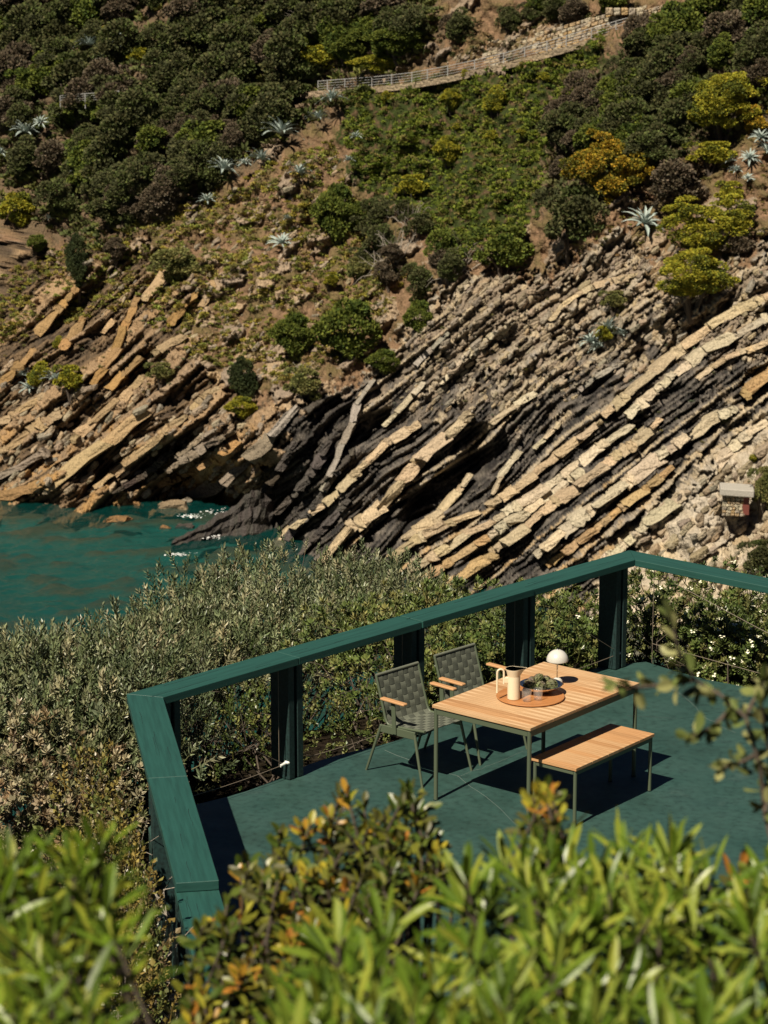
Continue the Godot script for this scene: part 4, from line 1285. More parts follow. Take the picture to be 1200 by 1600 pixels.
	mbh.box(Vector3(19 * s, 14 * s, 0.0), Basis(), Vector3(5.5 * s, 14 * s, 0.03), 0.01)
	part("door", mbh.mesh(), M.red_door, hut)
	mbh = MB.new()
	mbh.box(Vector3(5 * s, 36.5 * s, -0.45), Basis(Vector3.BACK, -0.05), Vector3(26 * s, 5.5 * s, 0.85), 0.04)
	part("roof_slab", mbh.mesh(), M.slab, hut)
func fence(px: Array, hpx: float, _p: Array, label: String) -> void:
	var pos := []
	for k in px:
		if _p.size():
			var i := 0
			while i < _p[0].size() - 2 and _p[0][i + 1][0] < k[0]: i += 1
			pos.append((_p[1][i] as Vector3).lerp(_p[1][i + 1], clampf((k[0] - _p[0][i][0]) / float(_p[0][i + 1][0] - _p[0][i][0]), 0, 1)) - OUT * 0.3)
		else:
			pos.append(hillpos(k[0], k[1]) + OUT * 3.0)
	for j in 0 if _p.size() else 2:
		for i in range(1, pos.size() - 1): pos[i] = Vector3(pos[i].x, pos[i].y * 0.5 + (pos[i - 1].y + pos[i + 1].y) * 0.25, pos[i].z * 0.5 + (pos[i - 1].z + pos[i + 1].z) * 0.25)
	var t := thing("path_railing", label, "railing", pos[0])
	var s: float = pos[0].distance_to(eye) / F * hpx
	for i in pos.size():
		pos[i] += OUT * 0.4 + Vector3.UP * 0.1
		var mb := MB.new()
		mb.tube([pos[i] - pos[0] - Vector3.UP * 0.5, pos[i] - pos[0] + Vector3.UP * s * 1.06], 0.042, 0.04, 6)
		part("post", mb.mesh(), M.metal_rail, t)
		if i == 0: continue
		for r in 4:
			mb = MB.new()
			mb.tube([pos[i - 1] - pos[0] + Vector3.UP * s * (0.22 + r * 0.26), pos[i] - pos[0] + Vector3.UP * s * (0.22 + r * 0.26)], 0.026 if r == 3 else 0.016, 0.026 if r == 3 else 0.016, 5)
			part("bar", mb.mesh(), M.metal_rail, t)

# ------------------------------------------------------------ plants on the hillside
# crown in unit space: x, z within 1, y from 0 to 2, made of leaf clumps over uneven lobes
func crown(seed_: int, lobes: int, leaves: int, ls: float, cols: Array, conic := 0.0) -> ArrayMesh:
	rng.seed = seed_
	var mb := MB.new()
	var lb := []
	var ph := [rnd(0, 6), rnd(0, 6), rnd(0, 6)]
	var small := pow(26.0 / lobes, 0.4)
	for k in lobes:
		var d := rdir()
		if d.z < -0.3: d.z = -d.z
		if d.y < -0.4 and rng.randf() < 0.15: d.y = -d.y
		var az := atan2(d.z, d.x)
		var bulge: float = 0.8 + 0.2 * sin(az * 2.0 + ph[0]) + 0.15 * sin(az * 3.0 + d.y * 3.0 + ph[1]) + 0.12 * sin(d.y * 5.0 + ph[2])
		var lr := rnd(0.15, 0.33) * small
		var rad := bulge * rnd(0.6, 1.0) * (1.0 - lr * 0.5)
		var sc := 1.0 - conic * clampf((d.y + 0.7) / 1.6, 0, 1)
		lb.append([Vector3(d.x * rad * sc, 1.0 + d.y * rad, d.z * rad * sc), lr, rng.randf(), d])
	for k in leaves:
		var L: Array = lb[k % lobes]
		var d := rdir()
		if d.dot(L[3]) < -0.1 or (d.y < -0.3 and rng.randf() < 0.7): d = -d
		var p: Vector3 = L[0] + Vector3(d.x, d.y * 0.8, d.z) * L[1] * (1.0 - 0.45 * pow(rng.randf(), 3.0)) * rnd(0.9, 1.15)
		if p.y < 0.02: p.y = 0.02
		var dr := (d + rdir() * 0.8 + Vector3.UP * 0.3).normalized()
		var sd := dr.cross(rdir()).normalized()
		var ci := clampf(L[2] + rnd(-0.3, 0.3), 0, 0.999) * (cols.size() - 1)
		var col: Color = cols[int(ci)].lerp(cols[int(ci) + 1], ci - int(ci))
		var sz := ls * rnd(0.6, 1.4)
		mb.leaf(p, dr, sd, sz, sz * 0.4, tint(col, 0.3))
	return mb.mesh()
func stems(seed_: int, n: int) -> ArrayMesh:
	rng.seed = seed_
	var mb := MB.new()
	for k in n:
		var d := rdir(); d.y = absf(d.y) + 0.5
		var e := Vector3(d.x * 0.6, 0.5 + d.y * 0.6, d.z * 0.6)
		mb.tube([Vector3(0, -0.5, 0), e * 0.4 + rdir() * 0.08, e], 0.05, 0.015, 5)
	return mb.mesh()
func bare_bush(seed_: int, n: int, curl: float) -> ArrayMesh:
	rng.seed = seed_
	var mb := MB.new()
	for k in n:
		var p := Vector3(rnd(-0.1, 0.1), 0, rnd(-0.1, 0.1))
		var d := (rdir() + Vector3.UP * 1.1).normalized()
		var pts := [p]
		for i in 6:
			d = (d + rdir() * curl).normalized()
			p += d * 0.27
			pts.append(p)
			if i > 1:
				var d2 := (d + rdir() * 0.9).normalized()
				mb.tube([p, p + d2 * 0.2, p + d2 * 0.3 + rdir() * 0.16], 0.012, 0.005, 4)
		mb.tube(pts, 0.035, 0.01, 5)
	return mb.mesh()
const MARKS := [[352, 76, " of the left thicket round white bare branches"], [165, 55, " of the left thicket near the high yellow bush"], [150, 165, " around the left fragment of railing"], [30, 60, " in the uppermost corner of the left thicket"], [30, 200, " beside the agaves in the left thicket"], [330, 180, " round the grey bare trunk in the left thicket"], [420, 180, " above the largest agave"], [480, 20, " beside bare white twigs at the top of the thicket"], [590, 80, " above the shaded part of the path"], [600, 10, " high above the shaded path"], [260, 20, " in the upper left thicket between bare twigs and yellow bush"], [230, 270, " in the lower left thicket above the brown outcrop"], [160, 330, " at the foot of the left thicket"], [320, 260, " beside the row of agaves under the left thicket"], [780, 30, " on the bank above the stone wall"], [940, 140, " on the left fringe of the right thicket"], [1000, 80, " at the upper end of the path railing"], [1130, 40, " in the upper right thicket"], [1190, 60, " in the far upper corner of the right thicket"], [1050, 160, " in the middle of the right thicket"], [930, 220, " just above the golden orange bush"], [1010, 230, " between the golden orange bush and the olive-yellow bush"], [880, 260, " at the lower tip of the right thicket"], [600, 340, " on the scree under the green slope"], [650, 420, " on the scree above the striped rock"]]
var proto := {}
func bush(kind_: String, px: float, py: float, rx: float, ry: float, label: String, group := "", called := "bush", cat := "bush") -> void:
	var o := hillpos(px, py + ry * 0.4)
	var dist := (o - eye).dot(fwd)
	var s := dist / F
	var c := away(px, py, dist - rx * s * 0.25 - 0.45)
	var v: Array = proto[kind_]
	var t := thing(called, label, cat, c - Vector3.UP * ry * s * 1.1, 0.0, group)
	t.scale = Vector3(rx * s * 1.12, ry * s * 1.05, minf(rx, ry * 1.3) * s * 0.9)
	var which: int = int(px * 7 + py * 13) % (v.size() - 1)
	var f := part("foliage" if kind_ != "bare" else "branches", v[which], M.leaf_far if kind_ != "bare" else M.twig_pale, t)
	f.rotation.y = rnd(-0.7, 0.7)
	part("stem", v[-1], M.bark, t)
func agave_leaf() -> ArrayMesh:
	var mb := MB.new()
	var w := [0.055, 0.072, 0.082, 0.074, 0.048, 0.0]
	var prev := []
	for i in 6:
		var t := i / 5.0
		var c := Vector3(t * 1.0, 0.28 * t - 0.32 * t * t * t, 0)
		var cur := [c + Vector3(0, w[i] * 0.35, -w[i]), c - Vector3(0, 0.012, 0), c + Vector3(0, w[i] * 0.35, w[i])]
		if prev.size():
			for e in 2:
				mb.tri(prev[e], cur[e], cur[e + 1], Color(0.28, 0.335, 0.31))
				mb.tri(prev[e], cur[e + 1], prev[e + 1], Color(0.28, 0.335, 0.31))
		prev = cur
	return mb.mesh()
func in_poly(poly: Array) -> Vector2:
	var pk := PackedVector2Array()
	var lo := Vector2(1e6, 1e6); var hi := -lo
	for a in poly:
		var q := Vector2(a[0], a[1])
		pk.append(q); lo = lo.min(q); hi = hi.max(q)
	for k in 80:
		var p := Vector2(rnd(lo.x, hi.x), rnd(lo.y, hi.y))
		if Geometry2D.is_point_in_polygon(p, pk): return p
	return pk[0]
func build_hill_plants() -> void:
	var dk := [Color(0.045, 0.05, 0.02), Color(0.0585, 0.0616, 0.0228), Color(0.0884, 0.0868, 0.036), Color(0.052, 0.0672, 0.0204), Color(0.078, 0.098, 0.0264)]
	var br := [Color(0.0625, 0.05, 0.0312), Color(0.0938, 0.0725, 0.0456), Color(0.125, 0.1, 0.0696)]
	var yg := [Color(0.06, 0.075, 0.014), Color(0.108, 0.125, 0.0132), Color(0.204, 0.2, 0.0198), Color(0.336, 0.288, 0.0242), Color(0.168, 0.188, 0.0198), Color(0.264, 0.237, 0.022)]
	var yo := [Color(0.07, 0.075, 0.014), Color(0.149, 0.138, 0.014), Color(0.276, 0.196, 0.018), Color(0.38, 0.218, 0.02), Color(0.127, 0.127, 0.016)]
	var gr := [Color(0.0416, 0.0648, 0.012), Color(0.078, 0.105, 0.0156), Color(0.13, 0.149, 0.024), Color(0.065, 0.0878, 0.0156), Color(0.104, 0.128, 0.0192)]
	var ol := [Color(0.0805, 0.09, 0.0275), Color(0.138, 0.144, 0.044), Color(0.172, 0.156, 0.055)]
	var sets := {"dark": dk, "brown": br, "yellow": yg, "orange": yo, "green": gr, "olive": ol}
	for k in sets:
		proto[k] = [crown(11, 30, 7000, 0.085, sets[k]), crown(12, 38, 7500, 0.08, sets[k]), crown(13, 24, 6500, 0.09, sets[k]), crown(15, 34, 7000, 0.085, sets[k]), stems(14, 5)]
	proto["big_yellow"] = [crown(21, 95, 21000, 0.045, yg), crown(24, 80, 21000, 0.045, yg), stems(14, 7)]
	proto["big_orange"] = [crown(22, 90, 21000, 0.045, yo), stems(14, 7)]
	proto["conifer"] = [crown(23, 34, 8000, 0.07, [Color(0.02, 0.03, 0.01), Color(0.035, 0.045, 0.014)], 0.6), stems(14, 3)]
	proto["bare"] = [bare_bush(31, 14, 0.45), bare_bush(32, 12, 0.5), stems(14, 2)]
	rng.seed = 900
	# plants one can tell apart
	for b in [
		["big_yellow", 1094, 350, 82, 50, "large rounded yellow-green bush, upper one of two on the rocky slope"],
		["big_yellow", 1082, 425, 74, 50, "large rounded yellow-green bush, lower one of two on the bare rock"],
		["big_orange", 938, 258, 72, 62, "golden orange bush among dark thicket on the right slope"],
		["orange", 1182, 185, 28, 24, "small orange-gold bush on the slope beside the agaves"],
		["big_yellow", 1130, 160, 62, 48, "broad olive-yellow bush high on the right slope"],
		["yellow", 1110, 240, 42, 24, "low lime-green bush above the dry earth patch"],
		["yellow", 1142, 300, 26, 22, "lime-green bush beside the dry earth on the right slope"],
		["yellow", 1160, 135, 34, 26, "yellow bush at the edge of the right thicket"],
		["yellow", 700, 232, 26, 26, "bright yellow-green cushion bush in the middle of the green slope"],
		["yellow", 770, 155, 24, 22, "bright yellow cushion bush below the path wall"],
		["yellow", 704, 152, 22, 18, "bright yellow cushion bush left of bare earth below the path"],
		["yellow", 766, 212, 13, 11, "small yellow cushion bush on the green slope"],
		["yellow", 725, 116, 9, 9, "tiny yellow bush at the foot of the path wall"],
		["yellow", 604, 151, 9, 11, "tiny yellow bush under the grey path railing"],
		["yellow", 814, 206, 10, 6, "flat pale yellow cushion on the dark green slope"],
		["yellow", 712, 198, 8, 7, "tiny round yellow bush above the bright cushion"],
		["yellow", 778, 168, 9, 8, "tiny yellow bush next to the bright cushion below the wall"],
		["green", 786, 388, 50, 44, "rounded olive-green bush at the upper lip of the rock face"],
		["green", 530, 330, 40, 56, "tall olive-green bush on the scree beside bare twigs"],
		["conifer", 122, 402, 26, 44, "small dark conical evergreen on the left outcrop"],
		["green", 464, 520, 38, 42, "dark green bush above the black rocks, left of a larger one"],
		["green", 548, 512, 60, 58, "large dark green bush above the black rocks"],
		["green", 602, 562, 30, 22, "low green bush at the crest of the striped rock"],
		["conifer", 380, 588, 32, 38, "dense dark green shrub above the orange rocks"],
		["yellow", 378, 634, 30, 20, "yellow-green shrub hanging below the dense dark shrub"],
		["olive", 476, 598, 34, 30, "loose grey-green plant among dry stems above the black rock"],
		["yellow", 514, 436, 14, 14, "small lime-green bush on the scree"],
		["olive", 285, 412, 48, 30, "flat olive-brown bush on top of the brown outcrop"],
		["yellow", 26, 326, 36, 34, "rounded yellow-green bush at the edge of the left thicket"],
		["green", 54, 378, 20, 15, "small dark green bush above the grey slab"],
		["yellow", 60, 585, 26, 22, "yellow-green bush among agaves above the left shore"],
		["yellow", 108, 590, 26, 26, "taller yellow-green bush right of the agaves above the left shore"],
		["olive", 250, 580, 24, 18, "grey-green bush on bare rock"],
		["yellow", 90, 535, 12, 11, "small yellow bush on the brown left cliff"],
		["olive", 958, 468, 22, 18, "small olive bush on dry earth above a clump of agaves"],
		["yellow", 945, 520, 14, 14, "small yellow plant in the middle of the agave clump"],
		["green", 655, 495, 28, 34, "green trailing plant along the crest of the striped rock"],
		["dark", 892, 338, 60, 60, "dark bush below the golden orange bush"],
		["brown", 1050, 285, 52, 42, "grey-brown dry bush above the large yellow-green bush"],
		["brown", 1150, 380, 30, 26, "dry brown patch of bush against the large yellow-green bush"],
		["dark", 250, 580, 10, 8, "tiny dark plant on the bare rock"],
		["yellow", 590, 98, 46, 16, "yellow-green bush overhanging the shaded part of the path"],
		["yellow", 490, 88, 38, 22, "yellow-green bush over the left end of the path"],
		["yellow", 165, 50, 24, 14, "yellow bush high in the left thicket"],
		["green", 150, 135, 55, 22, "light green bush above the left railing"],
		["olive", 20, 130, 30, 50, "grey leafless-looking bush at the left thicket edge"],
		["dark", 1180, 870, 30, 34, "dark leafy bush beside the tiny stone hut"],
		["olive", 1190, 760, 24, 40, "grey-green plant beside the stone hut roof"],
		["yellow", 1175, 715, 10, 7, "small yellow-green tuft on thin stems above the stone hut"],
		["green", 370, 600, 14, 14, "small green plant under the dense dark shrub"],
		["yellow", 120, 118, 26, 18, "lime-green bush in a gap of the left thicket above the railing"],
		["yellow", 215, 85, 20, 14, "small lime-green bush beside two agaves high in the left thicket"],
		["green", 120, 175, 30, 20, "fresh green bush under the left fragment of railing"],
		["green", 130, 240, 26, 30, "fresh green plants on the gap between two thickets"],
		["brown", 30, 110, 46, 56, "tall grey leafless-looking bush on the left edge slope"],
		["yellow", 450, 62, 30, 18, "dull lime bush above the left end of the path"],
		["green", 620, 60, 44, 26, "broad fresh green bush over the dark part of the path"],
		["olive", 560, 420, 30, 26, "grey-green bush among leafless shrubs on the scree"],
		["yellow", 640, 290, 30, 22, "yellow-green mound at the foot of the green slope"],
		["yellow", 850, 120, 12, 9, "tiny yellow bush near the top of the green slope"]]:
		bush(b[0], b[1], b[2], b[3], b[4], b[5])
	# dead driftwood-like shrubs
	for b in [[722, 392, 28, 30, "pale dead shrub with curled branches at the crest of the rock"], [700, 410, 20, 26, "smaller pale dead shrub beside the curled one"], [352, 76, 18, 16, "white bare branches in the dark thicket"], [330, 178, 14, 26, "grey bare trunk in the left thicket"], [640, 330, 26, 34, "grey leafless shrub on the scree below the green slope"], [600, 400, 26, 30, "grey leafless shrub on the scree beside the olive-green bush"], [620, 370, 26, 36, "dry twiggy shrub at the foot of the green slope"], [310, 190, 12, 20, "thin bare stems in the left thicket"], [475, 575, 20, 26, "bare stems above the black rock"], [480, 20, 24, 12, "bare white twigs at the top of the thicket"]]:
		bush("bare", b[0], b[1], b[2], b[3], b[4], "", "dead_shrub", "shrub")
	# thickets: bush after bush
	var n := 0
	for f in [
		["dark", [[-20, -20], [700, -20], [660, 55], [510, 75], [440, 165], [350, 250], [225, 345], [160, 380], [180, 330], [130, 200], [60, 120], [-20, 60]], 135, 28, 52, "dark evergreen bush in the thicket on the left hillside"],
		["dark", [[-20, 60], [60, 120], [130, 200], [180, 330], [120, 320], [60, 290], [-20, 250]], 26, 24, 40, "dark bush in the thinner thicket on the left edge slope"],
		["dark", [[880, 170], [1010, 50], [1100, -10], [1220, -10], [1220, 90], [1080, 180], [1010, 250], [900, 240]], 66, 28, 48, "dark evergreen bush in the thicket on the right hillside"],
		["brown", [[860, 200], [960, 80], [1000, 60], [930, 240], [870, 290]], 14, 20, 36, "grey-brown bush on the left fringe of the right thicket"],
		["brown", [[150, 300], [330, 120], [420, 180], [300, 290], [180, 390]], 24, 20, 36, "brownish bush in the middle of the left thicket"],
		["dark", [[700, 20], [1000, -20], [900, 20], [820, 40], [700, 60]], 16, 16, 30, "dark bush above the path wall"],
		["green", [[430, 50], [660, 35], [640, 70], [430, 85]], 18, 22, 32, "green bush above the shaded path"],
		["dark", [[555, 310], [640, 330], [720, 400], [640, 470], [600, 450], [560, 400]], 20, 18, 32, "dark scrub on the scree above the striped rock"]]:
		for k in f[2]:
			var p := in_poly(f[1])
			var r := rnd(f[3], f[4])
			var kd: String = f[0]
			if kd == "dark" and rng.randf() < 0.14: kd = "brown"
			elif kd == "dark" and rng.randf() < 0.2: kd = "green"
			var lb: String = f[5]
			if kd == "brown" and f[0] == "dark": lb = lb.replace("dark evergreen", "brown tinged").replace("dark", "brown tinged")
			elif kd == "green" and f[0] == "dark": lb = lb.replace("dark evergreen", "greener").replace("dark", "greener")
			var near := ""
			var bd := 1e9
			for m in MARKS:
				var dd := Vector2(m[0], m[1]).distance_to(p)
				if dd < bd: bd = dd; near = m[2]
			lb = ("big " if r > (f[3] + f[4]) * 0.5 else "small ") + lb.split(" on ")[0].split(" in ")[0].split(" above ")[0] + near
			bush(kd, p.x, p.y, r, r * rnd(0.7, 1.1), lb, "bushes" + near)
			n += 1
	# agaves
	var al := agave_leaf()
	for a in [[440, 205, 30], [352, 263, 22], [409, 247, 20], [468, 268, 20], [520, 155, 18], [498, 186, 15], [545, 252, 12], [557, 215, 10], [440, 378, 16], [42, 205, 18], [68, 192, 12], [128, 272, 15], [142, 70, 16], [195, 65, 16], [325, 312, 14], [80, 340, 10], [1005, 345, 24], [1170, 245, 16], [1185, 215, 14], [1150, 265, 11], [1166, 278, 9], [948, 512, 20], [968, 520, 12], [922, 532, 16], [935, 540, 14], [85, 590, 16], [33, 584, 13], [46, 604, 12], [5, 240, 12], [384, 256, 10], [1195, 235, 16], [1140, 250, 12], [450, 340, 10], [1040, 245, 10], [165, 92, 12], [30, 245, 10]]:
		var o := hillpos(a[0], a[1] + a[2] * 0.3) + OUT * (1.9 if a[1] < 300 and a[0] < 600 else 0.6)
		var s: float = o.distance_to(eye) / F * a[2] * rnd(1.35, 1.7)
		var lb := "blue-grey agave rosette on the hillside"
		if a[1] > 490 and a[0] > 900: lb = "blue-grey agave in the clump on the striped rock"
		elif a[1] > 500: lb = "blue-grey agave above the left shore"
		elif a[0] > 1000: lb = "blue-grey agave on the right slope"
		elif a[2] == 30: lb = "largest blue-grey agave, on the crest beside the left thicket"
		elif a[0] == 440: lb = "blue-grey agave alone on the yellow-green scree"
		elif a[0] < 300: lb = "blue-grey agave in the left thicket"
		elif a[1] > 240: lb = "blue-grey agave in the row under the left thicket"
		else: lb = "blue-grey agave below the grey path railing"
		var t := thing("agave", lb, "agave", o, rnd(0, TAU), lb.replace("agave", "agaves"))
		t.scale = Vector3.ONE * s
		t.rotation.x = rnd(-0.1, 0.35); t.rotation.z = rnd(-0.25, 0.25)
		var nl := rng.randi_range(20, 30)
		for k in nl:
			var l := part("leaf", al, M.agave, t)
			var el := lerpf(-0.05, 1.25, k / float(nl))
			l.transform = Transform3D(Basis(Vector3.UP, k * 2.4) * Basis(Vector3.BACK, el - 0.15) * Basis().scaled(Vector3.ONE * lerpf(1.0, 0.72, k / float(nl)) * rnd(0.75, 1.12)), Vector3(0, 0.05, 0))
	# ground cover nobody could count
	var clump := MB.new()
	rng.seed = 77
	for k in 26:
		var d := rdir(); d.y = absf(d.y)
		var dr := (d + Vector3.UP * 0.4 + rdir() * 0.4).normalized()
		clump.leaf(d * 0.45 * rng.randf(), dr, dr.cross(rdir()).normalized(), rnd(0.35, 0.7), rnd(0.1, 0.2), tint(Color(1, 1, 1), 0.25))
	var cm := clump.mesh()
	for g in [
		["green_ground_cover", "bright green creeper covering the slope below the path", "creeper", [[525, 145], [860, 95], [950, 45], [900, 190], [835, 345], [730, 395], [640, 330], [555, 290]], 3600, 0.26, 0.55, [Color(0.106, 0.143, 0.0154), Color(0.175, 0.208, 0.0275), Color(0.0625, 0.091, 0.0132), Color(0.138, 0.169, 0.022), Color(0.15, 0.13, 0.0385)]],
		["scree_plants", "low yellowish plants scattered over the brown scree", "plants", [[60, 400], [200, 340], [330, 290], [520, 220], [560, 330], [640, 430], [560, 560], [430, 600], [300, 560], [200, 480], [0, 540], [0, 430]], 4200, 0.22, 0.55, [Color(0.24, 0.206, 0.033), Color(0.144, 0.15, 0.0308), Color(0.264, 0.225, 0.055), Color(0.12, 0.112, 0.033), Color(0.18, 0.125, 0.055), Color(0.192, 0.213, 0.044)]],
		["shore_plants", "sparse low tufts on the left sea cliff", "plants", [[0, 450], [300, 470], [430, 600], [300, 620], [130, 620], [0, 600]], 170, 0.15, 0.35, [Color(0.13, 0.13, 0.04), Color(0.09, 0.1, 0.05), Color(0.17, 0.13, 0.03)]],
		["rock_tufts", "sparse tufts of green on the striped rock face", "plants", [[640, 520], [830, 420], [1000, 420], [1200, 420], [1200, 700], [1000, 700], [750, 650], [600, 640]], 130, 0.12, 0.3, [Color(0.1, 0.11, 0.04), Color(0.12, 0.14, 0.09), Color(0.14, 0.12, 0.04)]],
		["slope_plants", "dry grass and tufts on the right upper slope", "plants", [[980, 250], [1200, 150], [1200, 420], [1130, 300], [1000, 400], [860, 420]], 330, 0.15, 0.36, [Color(0.149, 0.138, 0.03), Color(0.196, 0.127, 0.055), Color(0.103, 0.0978, 0.03)]],
		["path_bank_plants", "dry scrub on the earth bank above the stone wall", "plants", [[680, 60], [760, 30], [900, 20], [960, 20], [800, 80], [690, 100]], 260, 0.2, 0.5, [Color(0.07, 0.06, 0.03), Color(0.15, 0.1, 0.05), Color(0.06, 0.065, 0.02)]],
		["thicket_undergrowth", "dark undergrowth filling the gaps of the left thicket", "undergrowth", [[-20, -20], [700, -20], [665, 90], [500, 190], [350, 275], [150, 395], [-20, 320]], 2600, 0.5, 1.1, [Color(0.07, 0.085, 0.025), Color(0.1, 0.11, 0.035), Color(0.12, 0.09, 0.055), Color(0.13, 0.14, 0.035)]],
		["right_undergrowth", "dark undergrowth filling the gaps of the right thicket", "undergrowth", [[850, 340], [870, 180], [1000, 50], [1100, -10], [1220, -10], [1220, 180], [1010, 270]], 1400, 0.45, 1.0, [Color(0.07, 0.08, 0.028), Color(0.1, 0.105, 0.04), Color(0.12, 0.095, 0.055)]]]:
		var xf := []; var cl := []
		for k in g[4]:
			var p := in_poly(g[3])
			if nB.get_noise_2d(p.x * 0.8 + 40, p.y * 0.8) < -0.12 and g[0] != "thicket_undergrowth" and rng.randf() < 0.8: continue
			var s := rnd(g[5], g[6])
			xf.append(Transform3D(Basis(Vector3.UP, rnd(0, TAU)).scaled(Vector3(s, s * rnd(0.6, 1.0), s)), hillpos(p.x, p.y) + OUT * 0.05))
			cl.append(tint(g[7][rng.randi() % g[7].size()], 0.25))
		var mm := many(g[0], cm, M.leaf_far, xf, cl, self)
		tag(mm, g[1], g[2])
	# loose stones
	var sm := MB.new()
	var p8 := []
	for q in 8: p8.append(Vector3((1 if q & 1 else -1) * rnd(0.3, 0.55), (1 if q & 2 else -1) * rnd(0.25, 0.4), (1 if q & 4 else -1) * rnd(0.3, 0.5)))
	sm.chunk(p8, 0.12)
	var xf2 := []; var cl2 := []
	for g in [[[[640, 520], [740, 430], [860, 430], [1000, 370], [1200, 420], [1200, 520], [850, 640], [620, 640]], 900, 0.15, 0.55], [[[100, 420], [330, 300], [520, 230], [620, 500], [420, 600], [200, 560]], 420, 0.12, 0.5], [[[950, 900], [1030, 790], [1200, 690], [1200, 900]], 160, 0.2, 0.8], [[[-10, 560], [420, 640], [400, 780], [0, 770]], 350, 0.2, 0.7], [[[690, 100], [780, 60], [920, 25], [800, 90]], 120, 0.15, 0.4]]:
		for k in g[1]:
			var p := in_poly(g[0])
			var s := rnd(g[2], g[3])
			var hp := hillpos(p.x, p.y)
			var b := Basis(OUT, rnd(0.5, 0.9)) * Basis(rdir(), rnd(0, 0.7))
			xf2.append(Transform3D(b.scaled(Vector3.ONE * s * rnd(0.7, 1.2)) * Basis().scaled(Vector3(rnd(0.8, 2.0), 0.8, 1)), hp + OUT * s * 0.1))
			cl2.append(tint(Color(0.42, 0.33, 0.22).lerp(Color(0.3, 0.26, 0.21), rng.randf()), 0.2))
	many("loose_stones", sm.mesh(), M.rock, xf2, cl2, cliff)

# ------------------------------------------------------------ hedges round the terrace
func sprig(seed_: int, leaves: int, ln: float, wd: float, stem: float, whorl: bool) -> ArrayMesh:
	rng.seed = seed_
	var mb := MB.new()
	var bark := Color(0.55, 0.5, 0.42)
	mb.tube([Vector3.ZERO, Vector3(rnd(-0.01, 0.01), stem * 0.5, 0), Vector3(0, stem, 0)], 0.0035, 0.002, 4, bark, false)
	for k in leaves:
		var t := (k + 0.5) / leaves
		var y := stem * (lerpf(0.75, 1.0, t) if whorl else lerpf(0.25, 1.0, t))
		var a := k * 2.4
		var el := lerpf(0.2, 1.2, t) if whorl else lerpf(0.5, 1.1, t)
		var d := Vector3(cos(a) * cos(el), sin(el), sin(a) * cos(el))
		var sd := Vector3(-sin(a), 0, cos(a)).rotated(d, rnd(-0.5, 0.5))
		mb.leaf(Vector3(0, y, 0), d, sd, ln * rnd(0.75, 1.2), wd * rnd(0.8, 1.2), tint(Color(1, 1, 1), 0.22))
	return mb.mesh()
func build_hedges() -> void:
	var narrow := [sprig(1, 18, 0.052, 0.008, 0.15, false), sprig(2, 20, 0.046, 0.0075, 0.17, false)]
	var broad := [sprig(3, 12, 0.048, 0.0105, 0.08, true), sprig(4, 14, 0.042, 0.0095, 0.1, true)]
	var small := [sprig(5, 9, 0.03, 0.011, 0.12, false), sprig(6, 11, 0.026, 0.010, 0.13, false)]
	rng.seed = 500
	var grey := [Color(0.165, 0.185, 0.1), Color(0.1, 0.125, 0.06), Color(0.25, 0.25, 0.15), Color(0.065, 0.085, 0.04), Color(0.13, 0.155, 0.078)]
	var green := [Color(0.085, 0.115, 0.03), Color(0.12, 0.15, 0.045), Color(0.06, 0.085, 0.025), Color(0.17, 0.17, 0.06)]
	var tan := [Color(0.3, 0.25, 0.16), Color(0.22, 0.19, 0.115), Color(0.16, 0.155, 0.08), Color(0.13, 0.14, 0.065), Color(0.34, 0.28, 0.19), Color(0.2, 0.14, 0.08)]
	# name, label, sprigs, count, canopy: [px polygon, depth at its lower edge y0, depth at upper edge y1, y0, y1], tilt, colours
	hedge("olive_hedge", "large grey-green small-leaved shrub behind the left part of the railing", narrow, 7000, [[-30, 1078], [90, 1030], [150, 1032], [230, 985], [330, 930], [400, 904], [480, 892], [560, 908], [640, 930], [670, 945], [640, 965], [470, 1015], [200, 1080], [215, 1180], [-30, 1180]], [19.8, 28.5, 1090, 870], grey, 0.5)
	hedge("dry_hedge", "pale tan-leaved shrub with bare twigs beside the left corner post", broad, 800, [[-30, 1140], [110, 1135], [205, 1160], [212, 1290], [150, 1330], [-30, 1330]], [17.6, 19.4, 1330, 1140], tan, 0.5)
	hedge("rail_shrub", "glossy green shrub behind the middle of the railing, below the striped rock", broad, 2600, [[560, 945], [690, 950], [760, 975], [830, 975], [940, 945], [945, 1040], [830, 1100], [700, 1100], [560, 1000]], [20.6, 24.5, 1100, 900], green, 0.5)
	hedge("under_rail_shrub", "dark shaded twigs and leaves seen through the railing by the left corner", small, 400, [[262, 1095], [460, 1030], [640, 975], [660, 1150], [520, 1190], [440, 1225], [320, 1262]], [19.4, 22.4, 1260, 990], green, 0.7)
	hedge("flowering_hedge", "dense green hedge with small white flowers behind the right railing", broad, 2600, [[990, 920], [1090, 925], [1230, 935], [1230, 1095], [1100, 1065], [1000, 1035]], [21.6, 24.0, 1080, 880], green, 0.35, true)
	hedge("corner_shrub", "small yellowish-leaved shrub with pale twigs outside the left rail", small, 1500, [[215, 1230], [262, 1245], [285, 1400], [330, 1610], [100, 1610], [150, 1480], [205, 1330]], [13.2, 16.5, 1600, 1230], [Color(0.17, 0.15, 0.04), Color(0.1, 0.12, 0.035), Color(0.22, 0.17, 0.05), Color(0.13, 0.1, 0.05)], 0.6, true)
